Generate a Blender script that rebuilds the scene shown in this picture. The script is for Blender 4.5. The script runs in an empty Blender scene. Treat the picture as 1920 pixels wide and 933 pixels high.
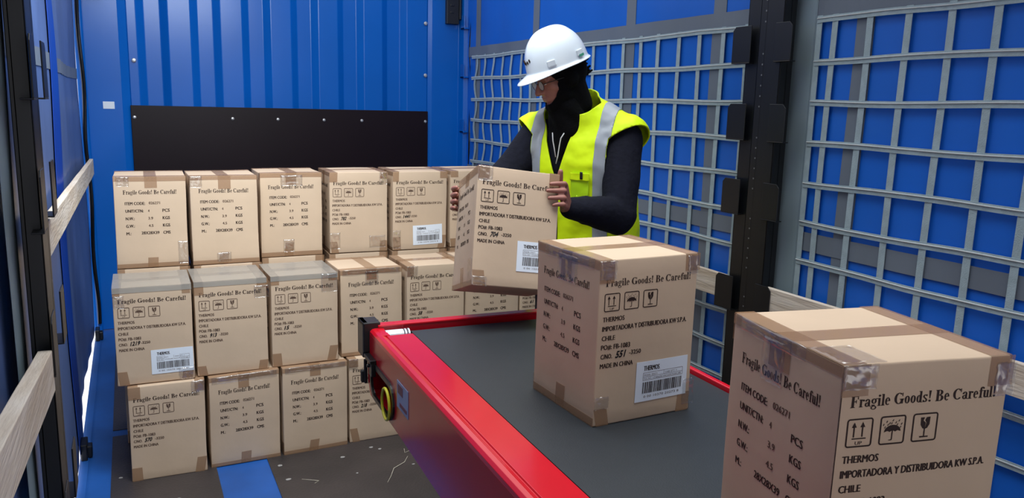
import bpy, bmesh, math, random
from mathutils import Vector, Matrix, Quaternion, noise
rnd = random.Random(7)
PI = math.pi
SC = bpy.context.scene
COL = SC.collection

# ---------------------------------------------------------------- camera
F_PX, YAW, PITCH, ROLL, CAM_H = 1491.1, 0.4500, 0.1788, 0.0255, 1.5114
def make_camera():
    cy, sy = math.cos(YAW), math.sin(YAW)
    d = Vector((sy*math.cos(PITCH), cy*math.cos(PITCH), -math.sin(PITCH)))
    r0 = Vector((cy, -sy, 0)); u0 = r0.cross(d)
    c, s = math.cos(ROLL), math.sin(ROLL)
    r = c*r0 + s*u0; u = -s*r0 + c*u0
    m = Matrix((( r.x, u.x, -d.x, 0), (r.y, u.y, -d.y, 0), (r.z, u.z, -d.z, CAM_H), (0, 0, 0, 1)))
    cd = bpy.data.cameras.new('camera'); co = bpy.data.objects.new('camera', cd)
    cd.sensor_width = 36; cd.lens = F_PX/1920*36; cd.clip_start = .02; cd.clip_end = 100
    co.matrix_world = m; COL.objects.link(co); SC.camera = co
make_camera()

# ---------------------------------------------------------------- light
SC.view_settings.view_transform = 'Standard'; SC.view_settings.look = 'None'
SC.view_settings.gamma = 1; SC.view_settings.use_curve_mapping = False
SC.view_settings.exposure = 0.0
w = bpy.data.worlds.new('overcast_sky'); SC.world = w; w.use_nodes = True
bg = w.node_tree.nodes['Background']
bg.inputs[0].default_value = (.96, .97, 1.0, 1); bg.inputs[1].default_value = 1.35
def area(name, loc, rot, sx, sy, power, col):
    l = bpy.data.lights.new(name, 'AREA'); l.shape = 'RECTANGLE'; l.size = sx; l.size_y = sy
    l.energy = power; l.color = col
    o = bpy.data.objects.new(name, l); o.location = loc; o.rotation_euler = rot; COL.objects.link(o)
    return o
area('dock_daylight', (1.0, -2.6, 1.9), (math.radians(86), 0, 0), 2.4, 2.2, 3, (1, .90, .80))
la = area('stack_fill_light', (.45, 2.3, 2.55), (math.radians(47), 0, 0), 1.2, .4, 29, (.88, .96, 1)); la.data.spread = math.radians(112)  # added area light aimed at the stack fronts, no real fixture
lb = area('overhead_fill_light', (1.1, 1.55, 2.70), (0, 0, 0), 1.7, 2.0, 21, (.92, .97, 1)); lb.data.spread = math.radians(85)  # added downward light to brighten carton tops and belt, no real panel

# ---------------------------------------------------------------- materials
def lin(c):
    return tuple(((v/255/12.92) if v/255 <= .04045 else ((v/255+.055)/1.055)**2.4) for v in c)
MATS = {}
def mat(name, rgb, rough=.6, metal=0, var=.0, scale=8, bump=0, bscale=40, spec=.5, coat=0, stretch=None, rgb2=None, alpha=None):
    m = bpy.data.materials.new(name); m.use_nodes = True; nt = m.node_tree; N = nt.nodes; L = nt.links
    b = N['Principled BSDF']; c = lin(rgb)
    b.inputs['Roughness'].default_value = rough; b.inputs['Metallic'].default_value = metal
    b.inputs['Specular IOR Level'].default_value = spec; b.inputs['Coat Weight'].default_value = coat
    b.inputs['Coat Roughness'].default_value = .08
    tc = N.new('ShaderNodeTexCoord'); mp = N.new('ShaderNodeMapping'); L.new(tc.outputs['Object'], mp.inputs[0])
    if stretch: mp.inputs['Scale'].default_value = stretch
    n = N.new('ShaderNodeTexNoise'); n.inputs['Scale'].default_value = scale; n.inputs['Detail'].default_value = 5
    L.new(mp.outputs[0], n.inputs[0])
    r = N.new('ShaderNodeValToRGB'); L.new(n.outputs[0], r.inputs[0])
    c2 = lin(rgb2) if rgb2 else tuple(v*(1-var) for v in c)
    c1 = c if rgb2 else tuple(min(1, v*(1+var*.6)) for v in c)
    r.color_ramp.elements[0].position = .35; r.color_ramp.elements[1].position = .68
    r.color_ramp.elements[0].color = (*c2, 1); r.color_ramp.elements[1].color = (*c1, 1)
    L.new(r.outputs[0], b.inputs['Base Color'])
    if bump:
        n2 = N.new('ShaderNodeTexNoise'); n2.inputs['Scale'].default_value = bscale; L.new(mp.outputs[0], n2.inputs[0])
        bp = N.new('ShaderNodeBump'); bp.inputs['Strength'].default_value = bump; bp.inputs['Distance'].default_value = .01
        L.new(n2.outputs[0], bp.inputs['Height']); L.new(bp.outputs[0], b.inputs['Normal'])
    if alpha is not None: b.inputs['Alpha'].default_value = alpha
    MATS[name] = m; return m
M_card = mat('cardboard', (198, 173, 147), .75, var=.05, scale=5, bump=.08, bscale=25, spec=.25)
M_ink = mat('black_ink', (48, 34, 30), .6, spec=.2)
M_ink2 = mat('faded_ink', (92, 72, 60), .7, spec=.2)
M_pen = mat('marker_ink', (12, 10, 12), .5)
M_tape = mat('brown_packing_tape', (164, 126, 94), .2, var=.06, scale=14, spec=.5, alpha=.58)
M_film = mat('clear_film', (215, 215, 215), .12, bump=.5, bscale=18, spec=1, alpha=.16)
def clear_tape(m):      # thin clear film: see-through with sharp glints on its creases
    nt = m.node_tree; N = nt.nodes; L = nt.links; out = [n for n in N if n.type == 'OUTPUT_MATERIAL'][0]
    tr = N.new('ShaderNodeBsdfTransparent'); gl = N.new('ShaderNodeBsdfGlossy'); gl.inputs['Roughness'].default_value = .16
    mx = N.new('ShaderNodeMixShader')
    bp = [n for n in N if n.type == 'BUMP'][0]; L.new(bp.outputs[0], gl.inputs['Normal']); mx.inputs[0].default_value = .13
    L.new(tr.outputs[0], mx.inputs[1]); L.new(gl.outputs[0], mx.inputs[2]); L.new(mx.outputs[0], out.inputs[0])
clear_tape(M_film)
M_wrap = mat('sky_tinted_film', (165, 163, 156), .2, bump=.35, bscale=12, spec=.6, alpha=.6)  # grey tint stands in for sky reflected in the glossy film
M_label = mat('label_paper', (222, 228, 236), .5)
M_blue = mat('blue_painted_steel', (5, 94, 184), .24, var=.06, scale=2, bump=.03, bscale=5, spec=.35)
M_tarp = mat('blue_tarpaulin', (26, 104, 210), .38, var=.08, scale=1.5, bump=.15, bscale=4, spec=.4)
M_tarpgrey = mat('grey_tarp_band', (112, 122, 134), .5, var=.08, scale=3)
M_tarpsheen = mat('blue_tarpaulin_sheen', (92, 114, 164), .4, var=.15, scale=2.5, bump=.2, bscale=3)  # greyed blue: sheen of the grazing view put into the colour
M_tarpborder = mat('pale_grey_tarp_edge', (140, 158, 166), .5, var=.06, scale=2)
M_web = mat('grey_webbing', (165, 184, 190), .6, var=.1, scale=30, bump=.2, bscale=300)
M_cord = mat('pale_cord', (200, 205, 205), .5)
M_black = mat('black_coated_steel', (16, 18, 22), .42, var=.2, scale=6)
M_blackp = mat('black_plastic', (14, 14, 16), .35)
M_panel = mat('dark_brown_board', (24, 12, 19), .4, var=.1, scale=3, spec=.22)
M_screw = mat('galvanised_screw', (190, 190, 190), .3, metal=.6)
M_floor = mat('floor_board', (66, 58, 56), .48, rgb2=(50, 45, 44), scale=3, bump=.2, bscale=90, spec=.45)
M_floorblue = mat('blue_floor_steel', (28, 84, 158), .45, var=.2, scale=4)
M_wood = mat('sawn_pine', (234, 222, 206), .75, rgb2=(206, 188, 166), scale=5, stretch=(6, .5, 6), bump=.25, bscale=20)
M_red = mat('red_painted_steel', (196, 14, 34), .2, var=.03, coat=.15)
M_belt = mat('black_belt_rubber', (40, 44, 48), .5, var=.05, scale=30, bump=.08, bscale=300, spec=.4)
M_alu = mat('aluminium_roller', (215, 220, 225), .3, metal=.4)
M_yellow = mat('yellow_plastic', (200, 190, 40), .4)
M_rubber = mat('dark_rubber', (18, 18, 18), .7)
M_grey = mat('plain_grey_steel', (120, 122, 124), .5)
M_sticker = mat('pale_blue_sticker', (150, 165, 200), .45)
M_skin = mat('skin', (158, 104, 90), .5, var=.1, scale=25, bump=.05, bscale=200)
M_navy = mat('navy_fleece', (17, 18, 30), .9, var=.2, scale=40, bump=.3, bscale=60, spec=.2)
M_trouser = mat('dark_trousers', (26, 28, 36), .9, var=.2, scale=20, spec=.2)
M_bala = mat('black_knit', (9, 9, 11), .95, bump=.3, bscale=150, spec=.15)
M_vest = mat('hi_vis_yellow', (222, 252, 14), .6, var=.08, scale=9, bump=.5, bscale=16, spec=.3)
M_pocket = mat('hi_vis_pocket', (190, 235, 30), .4, var=.1, scale=12)
M_reflect = mat('reflective_tape', (152, 158, 166), .45, var=.05, scale=10)
M_helmet = mat('white_helmet_plastic', (214, 222, 228), .28, coat=.3)
M_green = mat('green_sticker', (70, 150, 120), .5)
M_frame = mat('dark_spectacle_frame', (30, 22, 24), .3)
M_lens = mat('spectacle_lens', (225, 230, 230), .05, alpha=.45, spec=1)
M_boot = mat('boot_leather', (28, 24, 22), .5)
M_white = mat('white_cord', (225, 225, 225), .6)
M_straw = mat('pale_straw', (205, 195, 175), .7)
M_straw2 = mat('paper_scrap', (150, 146, 142), .7)

# ---------------------------------------------------------------- mesh helpers
class MB:
    def __init__(s): s.v = []; s.f = []; s.m = []
    def add(s, vs, fs, mi=0):
        o = len(s.v); s.v += [Vector(p) for p in vs]; s.f += [tuple(i+o for i in f) for f in fs]; s.m += [mi]*len(fs)
    def box(s, a, b, mi=0):
        x0, y0, z0 = a; x1, y1, z1 = b
        s.add([(x0,y0,z0),(x1,y0,z0),(x1,y1,z0),(x0,y1,z0),(x0,y0,z1),(x1,y0,z1),(x1,y1,z1),(x0,y1,z1)],
              [(0,3,2,1),(4,5,6,7),(0,1,5,4),(1,2,6,5),(2,3,7,6),(3,0,4,7)], mi)
    def prism(s, poly, axis, a, b, mi=0):          # extrude a 2-D polygon along an axis
        def P(u, v, t): return {'x': (t, u, v), 'y': (u, t, v), 'z': (u, v, t)}[axis]
        n = len(poly)
        s.add([P(u, v, a) for u, v in poly] + [P(u, v, b) for u, v in poly],
              [tuple(range(n))[::-1], tuple(range(n, 2*n))] + [(i, (i+1) % n, (i+1) % n+n, i+n) for i in range(n)], mi)
    def tube(s, pts, r, n=10, mi=0, cap=True):
        pts = [Vector(p) for p in pts]; k = len(pts); rr = r if isinstance(r, (list, tuple)) else [r]*k
        up = None; vs = []
        for i, p in enumerate(pts):
            t = (pts[min(i+1, k-1)]-pts[max(i-1, 0)]).normalized()
            if up is None:
                up = Vector((0, 0, 1)) if abs(t.z) < .9 else Vector((1, 0, 0))
            a = (up - t*up.dot(t)).normalized(); b = t.cross(a); up = a
            vs += [p + rr[i]*(math.cos(2*PI*j/n)*a + math.sin(2*PI*j/n)*b) for j in range(n)]
        fs = [(i*n+j, i*n+(j+1) % n, (i+1)*n+(j+1) % n, (i+1)*n+j) for i in range(k-1) for j in range(n)]
        if cap: fs += [tuple(range(n))[::-1], tuple(range((k-1)*n, k*n))]
        s.add(vs, fs, mi)
    def ring(s, c, R, r, ax='x', n=32, k=8, sc=(1, 1), mi=0):
        c = Vector(c); vs = []
        for i in range(n):
            t = 2*PI*i/n
            for j in range(k):
                q = 2*PI*j/k; a = (R+r*math.cos(q)); h = r*math.sin(q)
                u, v = a*math.cos(t)*sc[0], a*math.sin(t)*sc[1]
                vs.append(c + Vector({'x': (h, u, v), 'y': (u, h, v), 'z': (u, v, h)}[ax]))
        s.add(vs, [(i*k+j, i*k+(j+1) % k, ((i+1) % n)*k+(j+1) % k, ((i+1) % n)*k+j) for i in range(n) for j in range(k)], mi)
    def cap(s, a, b, ra, rb, n=14, mi=0):           # tapered capsule
        a = Vector(a); b = Vector(b); t = (b-a); L = t.length; t = t/L if L > 1e-6 else Vector((0, 0, 1))
        pts = []; rs = []
        for i in range(5):
            q = PI/2*(1-i/4); pts.append(a - t*ra*math.sin(q)*.999); rs.append(max(1e-4, ra*math.cos(q)))
        for i in range(5):
            q = PI/2*i/4; pts.append(b + t*rb*math.sin(q)*.999); rs.append(max(1e-4, rb*math.cos(q)))
        up = Vector((0, 0, 1)) if abs(t.z) < .9 else Vector((1, 0, 0)); A = (up-t*up.dot(t)).normalized(); B = t.cross(A)
        vs = [p + r*(math.cos(2*PI*j/n)*A + math.sin(2*PI*j/n)*B) for p, r in zip(pts, rs) for j in range(n)]
        k = len(pts)
        s.add(vs, [(i*n+j, i*n+(j+1) % n, (i+1)*n+(j+1) % n, (i+1)*n+j) for i in range(k-1) for j in range(n)]
              + [tuple(range(n))[::-1], tuple(range((k-1)*n, k*n))], mi)
    def ell(s, c, r, M=None, n=20, mi=0):
        c = Vector(c); vs = []; k = 12
        for i in range(k+1):
            q = -PI/2+PI*i/k
            for j in range(n):
                p = Vector((r[0]*max(.002, math.cos(q))*math.cos(2*PI*j/n), r[1]*max(.002, math.cos(q))*math.sin(2*PI*j/n), r[2]*math.sin(q)))
                vs.append(c + (M @ p if M else p))
        s.add(vs, [(i*n+j, i*n+(j+1) % n, (i+1)*n+(j+1) % n, (i+1)*n+j) for i in range(k) for j in range(n)]
              + [tuple(range(n))[::-1], tuple(range(k*n, (k+1)*n))], mi)
    def loft(s, rings, n=32, e=2.3, mi=0, cap=True):  # rings: (cx,cy,cz,rx,ry)
        vs = []
        for cx, cy, cz, rx, ry in rings:
            for j in range(n):
                t = 2*PI*j/n; c, q = math.cos(t), math.sin(t)
                vs.append((cx+rx*math.copysign(abs(c)**(2/e), c), cy+ry*math.copysign(abs(q)**(2/e), q), cz))
        k = len(rings)
        fs = [(i*n+j, i*n+(j+1) % n, (i+1)*n+(j+1) % n, (i+1)*n+j) for i in range(k-1) for j in range(n)]
        if cap: fs += [tuple(range(n))[::-1], tuple(range((k-1)*n, k*n))]
        s.add(vs, fs, mi)
    def xf(s, fn): s.v = [Vector(fn(p)) for p in s.v]; return s
    def mesh(s, name, mats, smooth=False):
        me = bpy.data.meshes.new(name); me.from_pydata([tuple(p) for p in s.v], [], s.f)
        for m in (mats if isinstance(mats, (list, tuple)) else [mats]): me.materials.append(m)
        me.polygons.foreach_set('material_index', s.m)
        if smooth: me.polygons.foreach_set('use_smooth', [True]*len(me.polygons))
        me.update(); return me
    def build(s, name, mats, parent=None, smooth=False, bevel=0, loc=None, recalc=True):
        me = s.mesh(name, mats, smooth)
        if recalc:
            bm = bmesh.new(); bm.from_mesh(me); bmesh.ops.recalc_face_normals(bm, faces=bm.faces); bm.to_mesh(me); bm.free()
        o = bpy.data.objects.new(name, me); COL.objects.link(o)
        if parent: o.parent = parent
        if loc: o.location = loc
        if bevel:
            b = o.modifiers.new('bevel', 'BEVEL'); b.width = bevel; b.segments = 2; b.limit_method = 'ANGLE'
        return o
def empty(name, loc=(0, 0, 0), rz=0):
    o = bpy.data.objects.new(name, None); o.location = loc; o.rotation_euler = (0, 0, rz); o.empty_display_size = .1
    COL.objects.link(o); return o
def tag(o, label, cat, group=None, kind=None):
    o['label'] = label; o['category'] = cat
    if group: o['group'] = group
    if kind: o['kind'] = kind
    return o
def struct(o, label, cat='wall'):
    o['kind'] = 'structure'; o['label'] = label; o['category'] = cat; return o
def plate(outer, holes, depth):                      # 2-D filled outline with holes -> verts, faces
    cu = bpy.data.curves.new('t', 'CURVE'); cu.dimensions = '2D'; cu.fill_mode = 'BOTH'; cu.extrude = depth/2
    for pl in [outer]+holes:
        sp = cu.splines.new('POLY'); sp.points.add(len(pl)-1); sp.use_cyclic_u = True
        for p, q in zip(sp.points, pl): p.co = (q[0], q[1], 0, 1)
    return curve_mesh(cu)
def curve_mesh(cu):
    o = bpy.data.objects.new('t', cu); COL.objects.link(o)
    dg = bpy.context.evaluated_depsgraph_get(); dg.update()
    me = bpy.data.meshes.new_from_object(o.evaluated_get(dg))
    vs = [v.co.copy() for v in me.vertices]; fs = [tuple(p.vertices) for p in me.polygons]
    bpy.data.objects.remove(o); bpy.data.meshes.remove(me)
    return vs, fs
_tc = {}
def text_geo(txt, bold=0.0):
    k = (txt, bold)
    if k not in _tc:
        cu = bpy.data.curves.new('t', 'FONT'); cu.body = txt; cu.size = 1; cu.resolution_u = 2; cu.offset = bold
        cu.fill_mode = 'FRONT'
        vs, fs = curve_mesh(cu)
        x0 = min(v.x for v in vs); x1 = max(v.x for v in vs)
        _tc[k] = ([Vector(((v.x-x0)/(x1-x0), v.y/.729, 0)) for v in vs], fs)
    return _tc[k]

# ---------------------------------------------------------------- lettering
def _rect(x0, y0, x1, y1): return ([(x0, y0), (x1, y0), (x1, y1), (x0, y1)], [(0, 1, 2, 3)])
def _arc(cx, cy, rx, ry, a0=0, a1=360, tx=.15, ty=.06, n=14):
    vs = []
    for i in range(n+1):
        t = math.radians(a0+(a1-a0)*i/n); c, s = math.cos(t), math.sin(t)
        vs += [(cx+rx*c, cy+ry*s), (cx+(rx-tx)*c, cy+(ry-ty)*s)]
    return (vs, [(2*i, 2*i+2, 2*i+3, 2*i+1) for i in range(n)])
def _dot(cx, cy, r): 
    return ([(cx+r*math.cos(PI*i/4), cy+r*math.sin(PI*i/4)) for i in range(8)], [tuple(range(8))])
SERIF = {
 'F': (.68, [_rect(.08,0,.28,1), _rect(0,.93,.62,1), _rect(0,0,.36,.06), _rect(.28,.49,.45,.56), _rect(.55,.72,.62,1), _rect(.42,.38,.48,.66)]),
 'r': (.44, [_rect(.06,0,.22,.68), _rect(0,.62,.2,.68), _rect(0,0,.3,.06), _dot(.35,.58,.09), _rect(.2,.56,.32,.66)]),
 'a': (.50, [_arc(.19,.19,.19,.2,0,360,.13,.06), _rect(.27,.04,.42,.5), _arc(.22,.46,.2,.22,0,165,.14,.07), _dot(.08,.52,.07), _rect(.4,0,.5,.07)]),
 'g': (.50, [_arc(.22,.45,.22,.23,0,360,.14,.06), _arc(.22,-.12,.24,.17,0,360,.1,.06), _rect(.36,.6,.5,.68), _rect(.04,.04,.3,.14)]),
 'i': (.29, [_rect(.06,0,.22,.68), _rect(0,.62,.2,.68), _rect(0,0,.28,.06), _dot(.14,.88,.1)]),
 'l': (.29, [_rect(.06,0,.22,1), _rect(0,.94,.2,1), _rect(0,0,.28,.06)]),
 'e': (.45, [_arc(.21,.34,.21,.34,0,315,.14,.06), _rect(.1,.34,.41,.4)]),
 'G': (.86, [_arc(.4,.5,.4,.5,48,345,.2,.07), _rect(.55,.04,.75,.44), _rect(.46,.4,.82,.46), _rect(.66,.68,.72,.98)]),
 'o': (.48, [_arc(.22,.34,.22,.34,0,360,.15,.06)]),
 'd': (.53, [_arc(.2,.33,.2,.33,0,360,.14,.06), _rect(.28,0,.44,1), _rect(.2,.94,.3,1), _rect(.4,0,.5,.06)]),
 's': (.41, [_arc(.19,.5,.18,.18,20,260,.13,.07), _arc(.18,.18,.19,.18,-165,80,.13,.07), _rect(.3,.5,.36,.68), _rect(0,0,.06,.2), ([(.05,.48),(.22,.4),(.33,.2),(.16,.28)],[(0,1,2,3)])]),
 '!': (.34, [([(.05,1),(.25,1),(.18,.3),(.12,.3)], [(3,2,1,0)]), _dot(.15,.1,.1)]),
 'B': (.74, [_rect(.08,0,.28,1), _rect(0,.94,.36,1), _rect(0,0,.38,.06), _rect(.2,.49,.38,.55), _arc(.34,.76,.28,.24,-90,90,.19,.06), _arc(.36,.27,.32,.27,-90,90,.2,.06)]),
 'C': (.80, [_arc(.4,.5,.4,.5,42,318,.2,.07), _rect(.66,.66,.72,.98)]),
 'f': (.36, [_rect(.1,0,.26,.84), _rect(0,0,.34,.06), _rect(0,.62,.36,.68), _arc(.3,.8,.2,.2,40,180,.16,.07), _dot(.4,.88,.08)]),
 'u': (.54, [_rect(.06,.14,.22,.68), _rect(0,.62,.2,.68), _arc(.22,.16,.16,.16,180,340,.15,.07), _rect(.34,0,.49,.68), _rect(.27,.62,.36,.68), _rect(.46,0,.54,.06)]),
 ' ': (.26, []),
}
def serif_geo(txt):
    vs, fs = [], []; x = 0
    for ch in txt:
        adv, prims = SERIF[ch]
        for pv, pf in prims:
            o = len(vs); vs += [Vector((x+p[0], p[1], 0)) for p in pv]; fs += [tuple(i+o for i in f) for f in pf]
        x += adv + .03
    W = max(v.x for v in vs)
    return [Vector((v.x/W, v.y, 0)) for v in vs], fs

class Face2D:
    """flat artwork in centimetres: u right, v down, later mapped on a carton face"""
    def __init__(s): s.items = []      # (verts2d, faces, material index)
    def geo(s, g, u, v, w, h, mi, shear=0, rot=0):
        vs, fs = g; c, q = math.cos(rot), math.sin(rot); out = []
        for p in vs:
            x = p.x*w + shear*p.y*h; y = p.y*h
            out.append((u + c*x - q*y, v - (q*x + c*y)))
        s.items.append((out, fs, mi))
    def text(s, t, u, v, w, h, mi=1, bold=0, **k):
        
            heavy = .09*h if h > .9 and mi != 3 else 0
            if t.strip():
                s.geo(text_geo(t, 0 if bold < .03 or 'M' in t else bold), u, v, w-heavy, h, mi, **k)
                if heavy: s.geo(text_geo(t, 0), u+heavy, v, w-heavy, h, mi, **k)
    def rect(s, u0, v0, u1, v1, mi=1): s.items.append(([(u0,v0),(u1,v0),(u1,v1),(u0,v1)], [(3,2,1,0)], mi))
    def poly(s, pts, mi=1): s.items.append((pts, [tuple(range(len(pts)))], mi))
    def outline(s, u0, v0, u1, v1, r, t, mi=1):
        def rr(a0, b0, a1, b1, r):
            P = []
            for cx, cy, q in ((a1-r,b0+r,-90),(a1-r,b1-r,0),(a0+r,b1-r,90),(a0+r,b0+r,180)):
                P += [(cx+r*math.cos(math.radians(q+i*22.5)), cy+r*math.sin(math.radians(q+i*22.5))) for i in range(5)]
            return P
        A = rr(u0, v0, u1, v1, r); B = rr(u0+t, v0+t, u1-t, v1-t, max(.02, r-t)); n = len(A)
        s.items.append((A+B, [(i, (i+1) % n, (i+1) % n+n, i+n) for i in range(n)], mi))

def icons(f, u, v, S=4.2, ink=1):
    for k in range(3):
        f.outline(u+k*(S+1.15), v, u+k*(S+1.15)+S, v+S, .45, .22, ink)
    # two up arrows
    for du in (1.2, 2.55):
        x = u+du; f.rect(x-.1, v+1.0, x+.1, v+2.7, ink); f.poly([(x-.38, v+1.3), (x, v+.55), (x+.38, v+1.3)], ink)
    f.rect(u+.95, v+2.85, u+3.2, v+3.02, ink); f.text('UP', u+1.55, v+3.85, 1.1, .55, ink)
    # umbrella in the rain
    x = u+S+1.15+2.1
    can = [(x+1.35*math.cos(PI*i/10), v+2.35-1.0*math.sin(PI*i/10)) for i in range(11)]
    can += [(x-.9, v+2.15), (x-.45, v+2.35), (x, v+2.12), (x+.45, v+2.35), (x+.9, v+2.15)]
    f.items.append((can+[(x, v+1.9)], [(i, i+1, 16) for i in range(15)]+[(15, 0, 16)], ink))
    f.rect(x-.08, v+2.1, x+.08, v+3.5, ink)
    for i in range(5): f.rect(x-.08-.1*i, v+3.4+.03*i, x+.02-.1*i, v+3.6, ink)
    for i, (a, b) in enumerate([(-1.5,1.1),(-1.0,.7),(-.5,.95),(0,.55),(.5,.9),(1.0,.65),(1.45,1.15),(-1.25,1.5),(1.3,1.6),(-.2,.98),(.75,1.2),(-.8,1.15)]):
        f.poly([(x+a, v+b), (x+a+.12, v+b), (x+a-.02, v+b+.28), (x+a-.14, v+b+.28)], ink)
    # broken glass
    x = u+2*(S+1.15)+2.1
    f.poly([(x-.75, v+.65), (x-.1, v+.65), (x-.3, v+1.1), (x+.1, v+1.45), (x+.0, v+2.35), (x-.35, v+2.25), (x-.7, v+1.7)], ink)
    f.poly([(x+.2, v+.65), (x+.8, v+.6), (x+.75, v+1.7), (x+.4, v+2.25), (x+.05, v+2.35), (x+.25, v+1.45), (x, v+1.1)], ink)
    f.rect(x-.09, v+2.2, x+.09, v+3.4, ink); f.rect(x-.7, v+3.4, x+.7, v+3.6, ink)

HEAD = serif_geo('Fragile Goods! Be Careful!')
def print_address(num, ink=1, dy=0):
    f = Face2D()
    f.geo(HEAD, 1.7, 6.1+dy, 24.2, 1.65, 1)
    icons(f, 1.5, 7.7+dy, ink=ink)
    f.text('THERMOS', 1.3, 14.2+dy, 5.9, 1.15, ink)
    f.text('IMPORTADORA Y DISTRIBUIDORA KW S.P.A.', 1.25, 16.4+dy, 24.3, 1.2, ink)
    f.text('CHILE', 1.25, 18.6+dy, 3.6, 1.15, ink)
    f.text('PO#: FB-1083', 1.2, 20.75+dy, 7.9, 1.2, ink)
    f.text('C/NO.', 1.2, 22.9+dy, 3.1, 1.15, ink); f.text('-3250', 8.9, 22.6+dy, 3.4, 1.1, ink)
    f.text(num, 5.1, 23.0+dy, .78*len(num)+.25, 1.6, 3, bold=.035, shear=.3, rot=.04)
    f.text('MADE IN CHINA', 1.15, 25.1+dy, 9.0, 1.15, ink)
    return f
def print_weights(ink=1):
    f = Face2D()
    f.geo(HEAD, 3.5, 7.4, 20.6, 1.75, 1)
    f.text('ITEM CODE:', 4.0, 11.9, 7.8, 1.3, ink); f.text('026271', 13.2, 11.7, 4.4, 1.15, 2, bold=0)
    for t, w, a, wa, b, v in (('UNIT/CTN:', 7.0, '4', .6, 'PCS', 15.1), ('N.W.:', 3.4, '3.9', 1.9, 'KGS', 18.3), ('G.W.:', 3.4, '4.5', 1.9, 'KGS', 21.5), ('M.:', 1.9, '', 0, 'CMS', 24.7)):
        f.text(t, 4.1, v, w, 1.3, ink); f.text(b, 18.4, v-.1, 2.9, 1.35, 1)
        if a: f.text(a, 12.8, v-.1, wa, 1.15, 2, bold=0)
    f.text('28X28X39', 9.9, 24.6, 7.0, 1.3, 1, bold=0)
    return f

# ---------------------------------------------------------------- cartons
BW, BD, BH = .14, .14, .39
def axis_steps(a, b, n):
    e = [0, .0012, .004]; s = [a+v for v in e] + [a+.004+(b-a-.008)*i/n for i in range(1, n)] + [b-v for v in e[::-1]]
    return s
def make_deform(seed, amt=1.0):
    r = random.Random(seed); off = Vector((r.uniform(0, 50), r.uniform(0, 50), r.uniform(0, 50)))
    bf = [r.uniform(.001, .004)*amt for _ in range(4)]; topb = r.uniform(-.001, .003)*amt
    lx, ly = r.uniform(-.004, .004)*amt, r.uniform(-.004, .004)*amt
    def D(p):
        x, y, z = p; h = z/BH
        v = max(0., 1-(2*h-1)**2); wx = max(0., 1-(x/BW)**2); wy = max(0., 1-(y/BD)**2)
        q = Vector(p)
        if y < 0: q.y -= bf[0]*v*wx*min(1, -y/BD)
        else: q.y += bf[1]*v*wx*min(1, y/BD)
        if x < 0: q.x -= bf[2]*v*wy*min(1, -x/BW)
        else: q.x += bf[3]*v*wy*min(1, x/BW)
        if h > .5: q.z += topb*wx*wy*(h-.5)*2
        n = noise.noise_vector(Vector(p)*6+off)*.0022*amt
        n.z *= .3 if h < .1 else 1
        if h < .02: n.z = abs(n.z)*.3
        q += n; q.x += lx*h; q.y += ly*h
        return q
    return D
def face_map(face):
    """u,v (cm, from the top-left corner of the face) -> carton local, with normal offset d"""
    if face == 'front': return lambda u, v, d: Vector((-BW+u/100, -BD-d, BH-v/100))
    if face == 'left':  return lambda u, v, d: Vector((-BW-d, BD-u/100, BH-v/100))
    if face == 'right': return lambda u, v, d: Vector((BW+d, -BD+u/100, BH-v/100))
    if face == 'back':  return lambda u, v, d: Vector((BW-u/100, BD+d, BH-v/100))
    if face == 'top':   return lambda u, v, d: Vector((-BW+u/100, BD-v/100, BH+d))
    return lambda u, v, d: Vector((-BW+u/100, -BD+v/100, -d))
def art_to(mb, f, fm, D, d=.0006, mi_map=None):
    for vs, fs, mi in f.items:
        mb.add([D(fm(u, v, d)) for u, v in vs], fs, mi if mi_map is None else mi_map[mi])
def slab(mb, fm, D, u0, v0, u1, v1, d0=.0004, d1=.0009, skew=0, nu=4, nv=4):
    lo, hi = [], []
    for j in range(nv+1):
        for i in range(nu+1):
            u = u0+(u1-u0)*i/nu; v = v0+(v1-v0)*j/nv; u += skew*(v-v0)
            lo.append(D(fm(u, v, d0))); hi.append(D(fm(u, v, d1)))
    n = len(lo); W = nu+1
    q = [(j*W+i, j*W+i+1, (j+1)*W+i+1, (j+1)*W+i) for j in range(nv) for i in range(nu)]
    fs = [tuple(a+n for a in f) for f in q]
    rim = [j for j in range(W)] + [j*W+nu for j in range(1, nv+1)] + [nv*W+i for i in range(nu-1, -1, -1)] + [j*W for j in range(nv-1, 0, -1)]
    fs += [(rim[i], rim[(i+1) % len(rim)], rim[(i+1) % len(rim)]+n, rim[i]+n) for i in range(len(rim))]
    mb.add(lo+hi, fs)
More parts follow.
